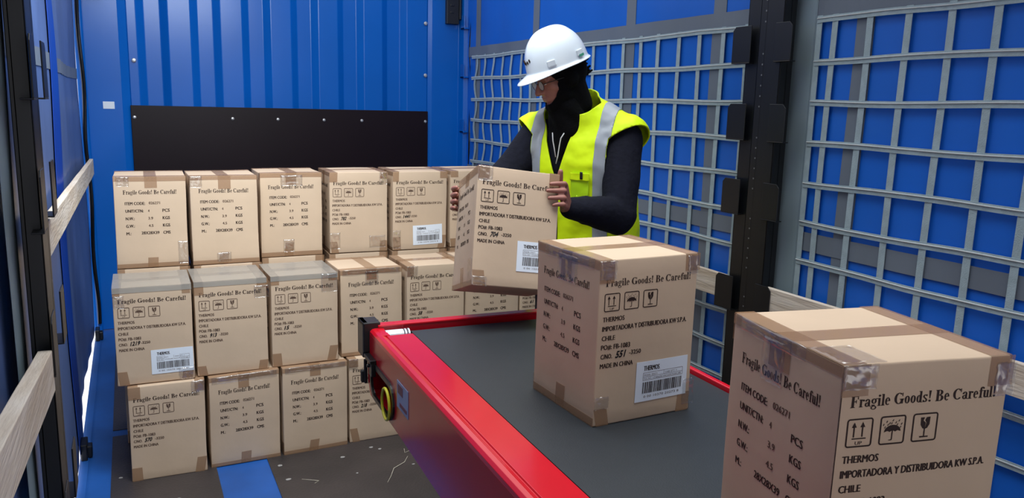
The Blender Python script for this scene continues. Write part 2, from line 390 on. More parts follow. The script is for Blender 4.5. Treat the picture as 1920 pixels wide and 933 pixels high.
def carton_body(D, front, left, parent):
    X = axis_steps(-BW, BW, 9); Y = axis_steps(-BD, BD, 9); Z = axis_steps(0, BH, 12)
    mb = MB(); idx = {}
    R = .0035
    def vid(p):
        k = tuple(round(c, 5) for c in p)
        if k not in idx:
            c = Vector((max(-BW+R, min(BW-R, p[0])), max(-BD+R, min(BD-R, p[1])), max(R, min(BH-R, p[2]))))
            d = Vector(p)-c
            q = c + d.normalized()*min(R, d.length) if d.length > 1e-6 else Vector(p)
            # keep flat faces flat, round only where two or more axes are beyond the inner box
            if sum(abs(t) > 1e-7 for t in d) < 2: q = Vector(p)
            idx[k] = len(mb.v); mb.v.append(D(q))
        return idx[k]
    def grid(A, B, fn):
        for i in range(len(A)-1):
            for j in range(len(B)-1):
                mb.f.append((vid(fn(A[i], B[j])), vid(fn(A[i+1], B[j])), vid(fn(A[i+1], B[j+1])), vid(fn(A[i], B[j+1])))); mb.m.append(0)
    grid(X, Y, lambda a, b: (a, b, 0)); grid(X, Y, lambda a, b: (a, b, BH))
    grid(X, Z, lambda a, b: (a, -BD, b)); grid(X, Z, lambda a, b: (a, BD, b))
    grid(Y, Z, lambda a, b: (-BW, a, b)); grid(Y, Z, lambda a, b: (BW, a, b))
    me = mb.mesh('body', [M_card, M_ink, M_ink2, M_pen])
    bm = bmesh.new(); bm.from_mesh(me); bmesh.ops.recalc_face_normals(bm, faces=bm.faces)
    for f in bm.faces: f.smooth = True
    bm.to_mesh(me); bm.free()
    art = MB()
    if front: art_to(art, front, face_map('front'), D)
    if left: art_to(art, left, face_map('left'), D)
    if art.v:
        am = art.mesh('art', [M_card, M_ink, M_ink2, M_pen])
        bm = bmesh.new(); bm.from_mesh(me); bm.from_mesh(am); bm.to_mesh(me); bm.free(); bpy.data.meshes.remove(am)
    o = bpy.data.objects.new('body', me); COL.objects.link(o); o.parent = parent
    return o
def label_art():
    f = Face2D()      # 15.4 x 9.9 cm
    f.text('THERMOS', 2.1, 2.25, 4.7, 1.25, 1, bold=.03); f.rect(6.9, 2.15, 7.0, 2.25)
    for (a, b, c, d) in ((2.0,2.75,14,2.83),(2.0,3.75,14,3.83),(2.0,4.6,14,4.68),(2.0,2.75,2.08,4.68),(13.92,2.75,14,4.68),(8.2,2.75,8.28,3.8)): f.rect(a, b, c, d, 2)
    f.text('MODEL: 026271', 2.3, 3.55, 3.9, .42, 2, bold=0); f.text('CASE QTY: 4', 8.6, 3.55, 3.6, .42, 2, bold=0)
    f.text('P.O. NO. / STAINLESS VACUUM FOOD JAR', 2.3, 4.45, 11.2, .42, 2, bold=0)
    r = random.Random(3); x = 2.0
    while x < 13.6:
        w = r.choice([.1, .1, .18, .26]); f.rect(x, 5.1, x+w, 7.9, 1); x += w + r.choice([.09, .09, .16, .22])
    f.text('0 00 10370 20273 8', 2.5, 9.0, 10.6, .6, 2, bold=0)
    return f
LABEL = label_art()
def crinkle(parent, fm, D, u0, v0, u1, v1, seed):
    r = random.Random(seed); n = 9; vs = []
    for j in range(n+1):
        for i in range(n+1):
            edge = min(i, j, n-i, n-j)
            vs.append(D(fm(u0+(u1-u0)*i/n+r.uniform(-.12, .12), v0+(v1-v0)*j/n+r.uniform(-.12, .12), .0012+(r.uniform(0, .0028) if edge else 0))))
    mb = MB(); mb.add(vs, [(j*(n+1)+i, j*(n+1)+i+1, (j+1)*(n+1)+i+1, (j+1)*(n+1)+i) for j in range(n) for i in range(n)])
    o = mb.build('tape_wrinkle', M_film, parent, recalc=False, smooth=True)
    sd = o.modifiers.new('thick', 'SOLIDIFY'); sd.thickness = .0003
    o['label'] = 'crumpled clear tape that catches the light'
    return o
def carton(loc, rz, num='551', show='address', lab=None, shipping=False, film=False, seed=0, group=None, label='', wr=(), amt=1.0, joint=False, art=True, ink=1):
    root = empty('carton', loc, rz)
    tag(root, label, 'box', group)
    inner = root
    D0 = make_deform(seed, amt); r = random.Random(seed+100)
    turned = show == 'weights'
    # the weights face is turned to the front by re-labelling the faces, the carton being square in plan
    rot = Matrix.Rotation(PI/2 if turned else 0, 3, 'Z')
    D = (lambda p: rot @ D0(p))
    pa = print_address(num, ink) if art else None; pw = print_weights(ink) if art else None
    if joint: pa.rect(.02, .25, .17, 38.8, 1); pw.rect(.6, .02, 27.9, .12, 1)
    carton_body(D, pa, pw, root)
    # H-shaped taping: seam along x, edge tapes along y
    j = lambda a=.35: r.uniform(-a, a)
    F = {k: face_map(k) for k in ('front', 'left', 'right', 'back', 'top', 'bottom')}
    sv = 14+j(); t = MB(); slab(t, F['top'], D, .0, sv-2.4, 28, sv+2.4, nu=10)
    e = 5.5+j(1.2); slab(t, F['left'], D, 28-sv-2.4+j(), 0, 28-sv+2.4+j(), e, d0=.0006, d1=.0011); slab(t, F['right'], D, sv-2.4, 0, sv+2.4, e)
    t.build('seam_tape', M_tape, root, recalc=True)
    for side in (0, 1):
        t = MB(); u0 = 0 if side == 0 else 24.2+j()
        u1 = 3.4+j() if side == 0 else 28
        slab(t, F['top'], D, u0, 0, u1, 28, d0=.0005, d1=.001, nv=10)
        d1 = 4.2+j(1.2); slab(t, F['front'], D, u0, 0, u1+j(.8), d1, skew=j(.03)); slab(t, F['back'], D, 28-u1, 0, 28-u0, d1)
        slab(t, F['left' if side == 0 else 'right'], D, 0, 0, 28, 2.2+j(.5), nu=10)
        t.build('edge_tape', M_tape, root)
    t = MB(); e = 5.5+j(1.5); k = j(.8); slab(t, F['left'], D, 11.6+k, 39-e, 15.6+k, 39, skew=j(.15)); slab(t, F['right'], D, 11.8, 39-e, 16, 39); slab(t, F['bottom'], D, 0, 11.8, 28, 16, d0=-.001, d1=-.0005, nu=6)
    t.build('seam_tape', M_tape, root)
    for side in (0, 1):
        t = MB(); u0 = 0 if side == 0 else 24.4+j(); u1 = 3.6+j() if side == 0 else 28
        d1 = 5.2+j(1.6); slab(t, F['front'], D, u0, 39-d1, u1, 39, skew=r.uniform(0, .22)*(1 if side == 0 else -1)); slab(t, F['back'], D, 28-u1, 39-d1, 28-u0, 39)
        slab(t, F['left' if side == 0 else 'right'], D, 0, 37.2+j(.4), 28, 39, nu=10)
        t.build('edge_tape', M_tape, root)
    if shipping:
        lu, lv, tilt = shipping
        t = MB(); W, H = 15.4, 9.9
        fm0 = F['front']; c, s = math.cos(tilt), math.sin(tilt)
        fm = lambda u, v, d: fm0(lu+c*u-s*v, lv+s*u+c*v, d)
        slab(t, fm, D, 0, 0, W, H, d0=.0009, d1=.0014, nu=6, nv=4)
        n = len(t.f); art_to(t, LABEL, fm, D, d=.0018)
        o = t.build('shipping_label', [M_label, M_ink, M_ink2], root, recalc=False)
        bm = bmesh.new(); bm.from_mesh(o.data)
        bmesh.ops.recalc_face_normals(bm, faces=[f for f in bm.faces if f.material_index == 0]); bm.to_mesh(o.data); bm.free()
        o['label'] = 'white barcode label'
    if film:
        t = MB(); slab(t, F['top'], D, -.1, -.1, 28.1, 28.1, d0=.0012, d1=.0018, nu=10, nv=10)
        slab(t, F['front'] if not turned else F['left'], D, -.1, -.1, 28.1, 2.0, d0=.0012, d1=.0018, nu=10)
        o = t.build('top_film', M_wrap, root); o['label'] = 'clear film over the top, sky reflection tinted in as grey'
    for i, (face, u0, v0, u1, v1) in enumerate(wr):
        crinkle(root, F[face], D, u0, v0, u1, v1, seed*10+i)
    return root

# ---------------------------------------------------------------- the trailer shell
XL, XR, YB, YF, ZT = -.22, 2.30, 5.70, -1.6, 2.75
# floor: boards and flush blue steel strips
mb = MB(); mb.box((XL-.03, YF, -.06), (XR+.03, YB, -.004)); o = mb.build('floor', M_floorblue); struct(o, 'blue steel trailer bed under the dark floor boards', 'floor')
for (x0, x1) in ((-.135, .262), (.462, 2.22)):
    for (y0, y1) in ((YF, 1.0), (1.004, 3.80), (3.875, YB)):
        if (x0, y0) == (.462, YF): pass
        mb = MB(); mb.box((x0, y0, -.004), (x1-.004, y1, 0)); o = mb.build('floor', M_floor); struct(o, 'dark coated plywood floor board', 'floor')

def curtain(name, x, y0, y1, z0, m, out, seed, amp=.02, label=''):
    """a hanging tarpaulin with real thickness and slight waves"""
    ny, nz = int((y1-y0)/.06), 30; fr = []
    for j in range(nz+1):
        for i in range(ny+1):
            y = y0+(y1-y0)*i/ny; z = z0+(ZT-z0)*j/nz
            fr.append(Vector((tarp_x(x, y, z, out, seed, amp), y, z)))
    n = len(fr); W = ny+1
    mb = MB(); mb.add(fr, [(j*W+i, j*W+i+1, (j+1)*W+i+1, (j+1)*W+i) for j in range(nz) for i in range(ny)])
    o = mb.build(name, m, smooth=True, recalc=False)
    s = o.modifiers.new('thick', 'SOLIDIFY'); s.thickness = .002; s.offset = 0
    return o
def tarp_x(x, y, z, out, seed, amp):
    return x + out*(amp*(.5+.5*math.sin(y*2.6+seed)) + .012*noise.noise(Vector((y*1.3, z*.9, seed)))+ .003*math.sin(y*19+seed+2*math.sin(z*2)))
def tarp_band(mb, x, out, seed, amp, y0, y1, z0, z1, off):
    ny = max(2, int((y1-y0)/.05)); nz = max(2, int((z1-z0)/.08)); lo = []
    for s in (0, 1):
        for j in range(nz+1):
            for i in range(ny+1):
                y = y0+(y1-y0)*i/ny; z = z0+(z1-z0)*j/nz
                lo.append(Vector((tarp_x(x, y, z, out, seed, amp) - out*(off+.0012*s), y, z)))
    n = (ny+1)*(nz+1); W = ny+1
    q = [(j*W+i, j*W+i+1, (j+1)*W+i+1, (j+1)*W+i) for j in range(nz) for i in range(ny)]
    fs = q + [tuple(a+n for a in f) for f in q]
    rim = [i for i in range(W)] + [j*W+ny for j in range(1, nz+1)] + [nz*W+i for i in range(ny-1, -1, -1)] + [j*W for j in range(nz-1, 0, -1)]
    fs += [(rim[i], rim[(i+1) % len(rim)], rim[(i+1) % len(rim)]+n, rim[i]+n) for i in range(len(rim))]
    mb.add(lo, fs)
# right curtain
XT = 2.302
o = curtain('wall_right', XT, YF, YB-.02, -.35, M_tarp, 1, 1.0, amp=.008); struct(o, 'bright blue tarpaulin side curtain on the right')
mb = MB()
for yc in (5.42, 4.50, 3.46, 2.80, 2.03, 1.16, .2): tarp_band(mb, XT, 1, 1.0, .008, yc-.038, yc+.038, -.3, ZT-.05, .003)
for zc, hw in ((1.885, .035), (1.03, .035), (.12, .03)): tarp_band(mb, XT, 1, 1.0, .008, YF, YB-.12, zc-hw, zc+hw, .005)
o = mb.build('tarp_bands', M_tarpgrey, bpy.data.objects['wall_right']); o['label'] = 'grey reinforcement bands welded on the blue tarpaulin'
# left curtain, ending a little above the trailer bed so that daylight shows under it
XTL = -.255
o = curtain('wall_left', XTL, YF, YB-.12, .028, M_tarpsheen, -1, 2.0); struct(o, 'blue tarpaulin side curtain on the left, sheen put into its colour')
mb = MB()
tarp_band(mb, XTL, -1, 2.0, .02, YF, YB-.14, 1.60, 1.66, .003)
for yc in (1.72,): tarp_band(mb, XTL, -1, 2.0, .02, yc-.03, yc+.05, .03, ZT-.05, .004)
o = mb.build('tarp_bands', M_tarpgrey, bpy.data.objects['wall_left']); o['label'] = 'grey band along the tarpaulin'
mb = MB()
tarp_band(mb, XTL, -1, 2.0, .02, 3.50, 3.78, .03, ZT-.05, .006)
o = mb.build('blue_strap', mat('bright_blue_strap', (8, 66, 170), .4), bpy.data.objects['wall_left']); o['label'] = 'bright blue vertical strap'
# rolled curtain hem with rubber flaps along the far edges
for sx, x in ((-1, XL-.01), (1, XR+.015)):
    mb = MB(); pts = [(x+.006*math.sin(z*9), YB-.135+.008*math.sin(z*14), z) for z in [ZT*i/40 for i in range(1, 41)]]
    mb.tube(pts, .011, 8); o = mb.build('curtain_hem', M_blackp, bpy.data.objects['wall_left' if sx < 0 else 'wall_right'])
# light rail: side raves below the curtains
mb = MB(); mb.box((XL-.035, YF, -.12), (XL-.002, YB, -.0)); o = mb.build('trim_left', M_floorblue); struct(o, 'blue side rail of the trailer bed', 'rail')
for y in (2.9, 3.62, 5.45):
    mb = MB(); mb.box((XL-.03, y-.05, 0), (XL-.005, y+.05, .07)); mb.box((XL-.012, y-.02, .0), (XL+.012, y+.03, .05))
    o = mb.build('curtain_buckle', M_blackp, bevel=.004); tag(o, {2.9: 'black curtain buckle nearest the camera at the foot of the left curtain', 3.62: 'black curtain buckle interrupting the bright gap under the left curtain', 5.45: 'black curtain buckle at the far end of the bright gap'}[y], 'buckle', 'buckles along the left curtain foot')

# rear (far) wall: corrugated blue steel, kick board, smooth corner columns
X0, X1 = .03, 2.02
mb = MB(); prof = []; P = .319; x = X0; d = .035
prof.append((x, 0))
k = 0
xs = X0+.055
while xs < X1-.05:
    prof += [(xs, 0), (xs+.045, d), (xs+.045+.095, d), (xs+.185, 0)]; xs += P
prof = [p for p in prof if p[0] <= X1]; prof.append((X1, 0))
back = [(p[0], p[1]+.012) for p in prof][::-1]
mb.prism([(a, YB+b) for a, b in prof+back], 'z', 0, ZT)
o = mb.build('wall_back', M_blue, bevel=.004); struct(o, 'corrugated blue steel bulkhead at the end of the trailer')
mb = MB(); mb.prism([(-.26, YB-.10), (-.235, YB-.10), (-.215, YB-.03), (-.02, YB-.03), (.03, YB-.005), (.03, YB+.06), (-.26, YB+.06)], 'z', 0, ZT)
mb.tube([(-.228, YB-.095, 0), (-.228, YB-.095, ZT)], .018, 12)
o = mb.build('trim_1', M_blue, bevel=.004); struct(o, 'smooth blue corner column left of the corrugated bulkhead', 'column')
mb = MB(); mb.prism([(2.02, YB-.005), (2.05, YB-.02), (2.26, YB-.02), (2.275, YB-.08), (2.34, YB-.10), (2.34, YB+.06), (2.02, YB+.06)], 'z', 0, ZT)
for z in (.9, 1.3, 1.7, 2.05):
    mb.box((2.262, YB-.12, z), (2.27, YB-.05, z+.10)); mb.box((2.262, YB-.125, z), (2.30, YB-.05, z+.012))
o = mb.build('trim_2', M_blue, bevel=.003); struct(o, 'smooth blue corner column right of the corrugated bulkhead', 'column')
mb = MB(); mb.box((.025, YB-.022, .0), (2.02, YB-.001, 1.45)); o = mb.build('kick_board', M_panel, bevel=.002)
tag(o, 'dark brown kick board across the foot of the corrugated bulkhead', 'board')
def screw(x, y, z, lab, grp, parent=None, r=.011):
    mb = MB(); mb.loft([(0, 0, 0, r, r), (0, 0, .003, r, r), (0, 0, .007, r*.7, r*.7), (0, 0, .008, r*.2, r*.2)], n=14, e=2)
    mb.xf(lambda p: (x+p.x, y-p.z, z+p.y)); o = mb.build('bolt_head', M_screw, parent); return o
kb = bpy.data.objects['kick_board']
for x in (.045, .64, .935, 1.25, 1.52, 2.0): screw(x, YB-.022, 1.375, '', '', kb)
for x, z in ((.045, 2.13), (.06, 1.73)): screw(x, YB-.006, z, '', '', bpy.data.objects['trim_1'], .014)
for x, z in ((2.005, 2.08), (2.005, 1.71)): screw(x, YB-.006, z, '', '', bpy.data.objects['trim_2'], .014)
mb = MB(); mb.box((-.13, YB-.0325, 1.425), (-.065, YB-.03, 1.47)); o = mb.build('paper_sticker', M_label, bevel=.001); tag(o, 'small blank white sticker on the left blue corner column', 'sticker')
mb = MB(); mb.box((2.15, YB-.06, 2.085), (2.245, YB-.02, 2.5)); 
mb.box((2.245, YB-.07, 2.12), (2.26, YB-.03, 2.5))
for k in range(6): mb.box((2.175, YB-.064, 2.16+.05*k), (2.205, YB-.058, 2.175+.05*k))
o = mb.build('hinge_bracket', M_black, bevel=.006); tag(o, 'black slotted bracket high on the right corner column', 'bracket')
mb = MB(); mb.box((-.215, YB-.08, 2.115), (-.09, YB-.03, 2.5)); o = mb.build('hinge_bracket', M_black, bevel=.006); tag(o, 'black bracket at the top of the left corner column', 'bracket')

# unseen roof, ended here to shade the loading end; left open further in
mb = MB(); mb.box((XL-.1, YF, ZT), (XR+.1, 2.20, ZT+.03)); o = mb.build('ceiling', mat('white_roof_lining', (190, 190, 185), .8)); struct(o, 'unseen trailer roof, cut short to shade the loading end', 'ceiling')

# curtain posts with slat pockets
def post(x, sgn, y0, y1, zs, label):
    root = empty('side_post', (x, (y0+y1)/2, 0)); tag(root, label, 'post', 'sliding side posts'); L = (y1-y0)/2
    s = sgn   # +1 right wall (inside is -x), -1 left wall
    mb = MB(); B = lambda a0, b0, c0, a1, b1, c1: mb.box((min(s*a0, s*a1), b0, c0), (max(s*a0, s*a1), b1, c1))
    B(-.03, -L, .0, -.025, L*.2, ZT); B(-.03, -L, .0, .03 if s > 0 else .012, -L+.006, ZT); B(-.015, L*.2, .0, -.010, L, ZT); B(-.03, L*.2-.006, .0, -.010, L*.2, ZT); B(-.015, L-.006, 0, .03, L, ZT)
    B(.0, -L, 0, .006, L, ZT)
    mb.build('profile', M_black, root, bevel=.002)
    mb = MB()
    ys_ = [L*.2-.036, L*.2-.033, L*.2-.027, L*.2-.024]; zz = [.23]
    for k in range(60): zz += [.25+.04*k-.003, .25+.04*k+.003]
    zz.append(zz[-1]+.02); n = len(zz)
    mb.v = [Vector((s*-.0305, y_, z_)) for z_ in zz for y_ in ys_]
    for i in range(n-1):
        for j in range(3):
            mb.f.append((i*4+j, i*4+j+1, i*4+5+j, i*4+4+j)); mb.m.append(1 if (j == 1 and i % 2 == 1 and ((i-1)//2) % 8 < 6) else 0)
    if mb.v: 
        o = mb.build('hole_strip', [M_black, M_grey], root); o['label'] = 'row of small punched holes'
    for z in zs:
        for e in (1, -1):
            yb = L if e > 0 else -L
            p = MB(); ya, yc = (yb-.05, yb+.055) if e > 0 else (yb-.055, yb+.03)
            prof = [(ya, z-.0), (yc, z-.0), (yc, z+.125), ((yc-.015 if e > 0 else yc), z+.14), ((ya if e > 0 else ya+.015), z+.14), (ya, z+.125)]
            xa, xb = sorted((s*-.040, s*-.036)); p.prism(prof, 'x', xa, xb)
            xa, xb = sorted((s*-.040, s*-.012)); p.box((xa, ya, z-.004), (xb, yc, z)); 
            p.build('slat_pocket', M_black, root, bevel=.0015)
    return root
PR = post(2.255, 1, 2.33, 2.54, (.70, 1.10, 1.40, 1.70, 2.05), 'wide black steel side post on the right, behind the cartons on the belt')
PL = post(-.222, -1, 2.12, 2.395, (.42, .86, 1.20, 1.50, 1.85), 'wide black steel side post with slat pockets at the left edge')

# timber slats
def slat(x, y0, y1, z0, z1, h, label, th=.022):
    n = 24; mb = MB(); vs = []
    for i in range(n+1):
        y = y0+(y1-y0)*i/n; z = z0+(z1-z0)*i/n + .0006*math.sin(i*1.1)
        vs += [(x-th/2, y, z), (x+th/2, y, z), (x+th/2, y, z+h), (x-th/2, y, z+h)]
    mb.add(vs, [(i*4+j, i*4+(j+1) % 4, i*4+4+(j+1) % 4, i*4+4+j) for i in range(n) for j in range(4)]+[(0,1,2,3), (n*4+3, n*4+2, n*4+1, n*4)])
    o = mb.build('timber_slat', M_wood, bevel=.002); tag(o, label, 'wooden slat', 'timber side slats'); return o
slat(2.232, 2.55, 5.58, .735, .745, .10, 'pale timber slat running behind the man and the middle carton on the right wall')
slat(2.232, -.9, 2.31, .735, .735, .10, 'pale timber slat on the right wall behind the nearest carton')
slat(-.212, 2.40, 5.56, 1.085, 1.025, .095, 'pale timber slat on the left wall beyond the black post')
slat(-.202, .2, 2.075, 1.03, .82, .10, 'pale timber slat low on the left wall nearest the camera', th=.03)

# webbing nets on the right curtain
def net(y0, y1, ys, label, flare, seed):
    root = empty('cargo_net', (2.296, (y0+y1)/2, 0)); cy = (y0+y1)/2; tag(root, label, 'webbing', 'webbing on the right curtain')
    zs = [1.845-.149*k for k in range(13)]
    r = random.Random(seed); mb = MB()
    nx = lambda y, z: tarp_x(XT, y, z, 1, 1.0, .008)-.0105-2.296
    wob = lambda y, z: flare*math.sin(z*21+y*2)*max(0, min(1, (y-4.2)/1.2))
    sag = lambda y, k: .006*math.sin((y-y0)*20.5+k)*0 + .003*math.sin(y*7+k*2)
    def strip(pts, half, ax, off):
        vs = []
        for (y, z) in pts:
            a, b = ((y-half, z), (y+half, z)) if ax == 'v' else ((y, z-half), (y, z+half))
            for t in (0, .0022):
                vs += [(nx(y, z)-off-t, a[0]-cy, a[1]), (nx(y, z)-off-t, b[0]-cy, b[1])]
        n = len(pts); fs = []
        for i in range(n-1):
            o = i*4; p = o+4; fs += [(o, o+1, p+1, p), (o+2, p+2, p+3, o+3), (o, p, p+2, o+2), (o+1, o+3, p+3, p+1)]
        fs += [(0, 2, 3, 1), (4*n-4, 4*n-3, 4*n-1, 4*n-2)]
        mb.add(vs, fs)
    for y in ys:
        z = 1.86; pts = []
        while z > .0: pts.append((y+wob(y, z), z)); z -= .03
        strip(pts, .0125, 'v', 0)
    for k, z in enumerate(zs):
        n = int((y1-y0)/.05); strip([(y0+(y1-y0)*i/n, z+sag(y0+(y1-y0)*i/n, k)) for i in range(n+1)], .0115, 'h', .0025)
    mb.build('webbing', M_web, root)
    cd = MB()
    for k, z in enumerate(zs):
        n = int((y1-y0)/.08); cd.tube([(nx(y0+(y1-y0)*i/n, z)-.006, y0+(y1-y0)*i/n-cy, z+sag(y0+(y1-y0)*i/n, k)+.004) for i in range(n+1)], .0022, 6)
    o = cd.build('edge_cord', M_cord, root); o['label'] = 'pale cord along the horizontal bands'
net(2.60, 5.50, [2.612+.1485*k for k in range(20)], 'pale webbing grid on the blue curtain behind the man, left of the black post', .02, 1)
net(-.6, 2.235, [2.226, 2.155, 2.005, 1.85, 1.70, 1.549, 1.40, 1.25, 1.10, .95, .80, .65, .5, .35, .2, .05, -.1], 'pale webbing grid on the blue curtain right of the black post', .0, 5)
mb = MB(); 
for (a, b) in ((2.245, 2.33), (2.52, 2.60)): tarp_band(mb, XT, 1, 1.0, .008, a, b, 0, ZT-.05, .0065)
tarp_band(mb, XT, 1, 1.0, .008, 2.25, 2.6, 0, ZT-.05, .0075)
o = mb.build('tarp_border', M_tarpborder, bpy.data.objects['wall_right']); o['label'] = 'pale grey border of the tarpaulin beside the post'
mb = MB(); tarp_band(mb, -.249, -1, 2.0, .0, 2.0, 2.20, 0, ZT-.05, .0)
o = mb.build('tarp_border', M_tarpborder, bpy.data.objects['wall_left']); o['label'] = 'pale grey border of the tarpaulin beside the left post'

# ---------------------------------------------------------------- conveyor
CO = Vector((.700, 2.445, 0)); CA = -.033
cv = empty('belt_conveyor', CO, CA); tag(cv, 'red telescopic belt conveyor with black belt reaching into the trailer', 'conveyor')
CW = .712; LEN = 4.2; ZB = .787
sidepoly = [(0.0, .775), (-.002, .61), (-.035, .573), (-.36, .571), (-LEN, .47), (-LEN, .775)]
def sideplate(xc, th, hole=True):
    hole_pl = [[( -.190+.05*math.cos(t)*1.0+(-.08 if math.cos(t) < 0 else .08), .640+.052*math.sin(t)) for t in [2*PI*i/24 for i in range(24)]]] if hole else []
    vs, fs = plate(sidepoly, hole_pl, th)
    mb = MB(); mb.add([(xc+p.z, p.x, p.y) for p in vs], fs); return mb
sideplate(-.030, .004).build('side_panel', M_red, cv)
sideplate(CW+.012, .004, False).build('side_panel', M_red, cv)
mb = MB(); mb.box((.03, -LEN, .50), (CW-.04, -.03, .52)); mb.box((.02, -LEN, .52), (.03, -.03, .74)); mb.box((CW-.05, -LEN, .52), (CW-.04, -.03, .74)); mb.box((.02, -.034, .50), (CW-.04, -.03, .74))
mb.build('inner_frame', mat('shaded_red_paint', (90, 14, 22), .4), cv)  # same red, darkened to stand for shade inside the slot
mb = MB()      # rolled outer edge + flat cover plate
prof = [(-.032, .772), (-.031, .784), (-.024, .791), (-.014, .793), (-.004, .7905), (-.002, .787), (.0, .787), (.002, .7915), (.086, .7915), (.086, .775)]
mb.prism(prof, 'y', -LEN, -.115); mb.build('cover_plate', M_red, cv, bevel=.0012)
mb = MB(); mb.prism([(-.032, .772), (-.031, .784), (-.024, .791), (-.014, .793), (.012, .793), (.012, .772)], 'y', -.115, -.0, 0); mb.build('corner_plate', M_red, cv, bevel=.001)
mb = MB(); mb.box((-.028, -.012, .580), (CW+.010, -.002, .77)); mb.box((-.028, -.50, .576), (.06, -.002, .581)); mb.box((-.005, -.03, .70), (CW+.014, .0, .800)); mb.box((-.005, -.034, .795), (CW+.014, .004, .803)); mb.build('end_bar', M_red, cv, bevel=.003)
mb = MB(); mb.box((CW-.003, -LEN, .77), (CW+.014, -.03, .800)); mb.build('edge_rail', M_red, cv, bevel=.003)
mb = MB(); mb.box((.092, -LEN, ZB-.006), (CW-.006, -.075, ZB))
mb.loft([(0, 0, 0, .0265, .0265), (0, 0, CW-.098, .0265, .0265)], n=24, e=2)
nv = 48
for i in range(nv): 
    p = mb.v[-nv+i]; mb.v[-nv+i] = Vector((.092+p.z, -.075+p.x, ZB-.0265+p.y))
mb.build('belt', M_belt, cv)
mb = MB(); mb.tube([(.008, -.072, .775), (.066, -.072, .775)], .021, 20); mb.build('roller', M_alu, cv, bevel=.001)
mb = MB(); mb.tube([(.070, -.072, .775), (.075, -.072, .775)], .0215, 20); mb.tube([(.081, -.072, .775), (.086, -.072, .775)], .0215, 20); mb.build('roller_ring', M_alu, cv)
# black end guard, latch, slot frame with yellow ring, sticker
mb = MB(); mb.box((-.052, -.02, .695), (-.034, .055, .812)); mb.box((-.052, -.02, .80), (.004, .05, .812)); mb.box((-.052, -.028, .715), (.004, -.02, .812)); mb.build('end_guard', M_blackp, cv, bevel=.003)
mb = MB(); mb.box((-.048, -.075, .700), (-.032, -.02, .712)); mb.box((-.048, -.115, .66), (-.034, -.08, .712)); mb.box((-.052, -.115, .702), (-.032, -.03, .714)); mb.tube([(-.056, -.085, .69), (-.03, -.085, .69)], .006, 10); mb.build('latch', M_blackp, cv, bevel=.002)
def stad(a, b, cx=-.190, cz=.640): return [(cx+b*math.cos(t)+(-a if math.cos(t) < 0 else a), cz+b*math.sin(t)*1.0) for t in [2*PI*i/28 for i in range(28)]]
vs, fs = plate(stad(.08, .060), [stad(.08, .046)], .008); mb = MB(); mb.add([(-.034+p.z, p.x, p.y) for p in vs], fs); mb.build('slot_frame', M_blackp, cv)
mb = MB(); mb.ring((-.043, -.268, .628), .047, .0045, 'x', 36, 8, (.9, 1)); o = mb.build('hook_ring', M_yellow, cv); o['label'] = 'yellow oval ring'
mb = MB(); mb.box((-.034, -.47, .655), (-.0325, -.36, .735)); st = mb.build('sticker', M_sticker, cv); o = MB(); o.box((-.0348, -.42, .70), (-.034, -.37, .727)); o.box((-.0348, -.46, .665), (-.034, -.39, .676)); o.build('sticker_mark', mat('sticker_red', (120, 60, 80), .5), st)
mb = MB(); mb.box((-.042, .0, .60), (-.032, .018, .68)); mb.box((-.05, .01, .60), (-.03, .03, .64)); mb.build('rubber_stop', M_rubber, cv, bevel=.003)
mb = MB(); mb.box((-.08, -LEN-.2, .0), (CW+.06, -LEN+1.5, .40)); mb.box((-.02, -LEN, .40), (CW, -LEN+1.4, .50)); mb.build('base_unit', M_red, cv, bevel=.01)

# ---------------------------------------------------------------- cartons in the trailer
G = 'tan cartons stacked at the end of the trailer'
TOPY = 3.745
A = [ # x of left edge, y front, yaw, kind, number, shipping, film, wrinkles, label
 (-.070, 3.690, -.015, 'weights', '', None, False, [('left', 1, 0, 6, 4), ('left', 24, 28, 28, 38)], 'leftmost of the top row, item code side out'),
 (.228, 3.675, .01, 'weights', '', None, False, [('left', 0, 0, 5, 5), ('left', 10, 34, 16, 38)], 'second from the left in the top row, item code side out'),
 (.531, 3.765, .0, 'weights', '', None, False, [('left', 9, 1, 19, 6), ('left', 10, 31, 15, 37)], 'third from the left in the top row, torn clear tape at its foot'),
 (.848, 3.765, -.03, 'address', '782', None, False, [('front', 0, 29, 5, 37), ('front', 19, 31, 27, 37), ('front', 24, 0, 28, 6)], 'top row, marked 782, address side out, no barcode label'),
 (1.156, 3.755, -.02, 'address', '1441', (10.2, 27.0, -.03), False, [('front', 0, 29, 4, 38)], 'top row, address side out, with a white barcode label'),
 (1.462, 3.76, .0, 'address', '55', None, False, [], 'top row, half hidden behind the carton the man holds'),
 (1.765, 3.76, .02, 'weights', '', None, False, [], 'top row, behind the man, only its top edge showing'),
]
B = [
 (-.088, 3.318, -.005, 'address', '1219', (12.3, 25.6, -.0), True, [('front', 22, 34, 28, 39), ('front', 0, 3, 4, 8)], 'leftmost of the middle row, white barcode label, film over its top'),
 (.204, 3.329, .015, 'address', '913', None, True, [('front', 23, 3, 29, 8)], 'second of the middle row, marked 913, film over its top'),
 (.502, 3.339, .02, 'address', '15', None, True, [('front', 21, 0, 28, 8)], 'middle row, marked 15, film over its top'),
 (.803, 3.372, .007, 'weights', '', None, False, [('left', 1, -.1, 27, 2.5), ('left', 11, 1, 17, 7)], 'middle row, item code side out, shiny tape along its top edge'),
 (1.105, 3.37, .005, 'address', '58', (11.5, 26, -.04), False, [('front', 0, 0, 5, 5)], 'middle row, white label cut off by the red conveyor end'),
 (1.398, 3.39, .0, 'weights', '', None, False, [], 'middle row, under the held carton, item code lines showing'),
 (1.69, 3.39, .0, 'address', '61', None, False, [], 'middle row, thin sliver left of the carton on the belt'),
]
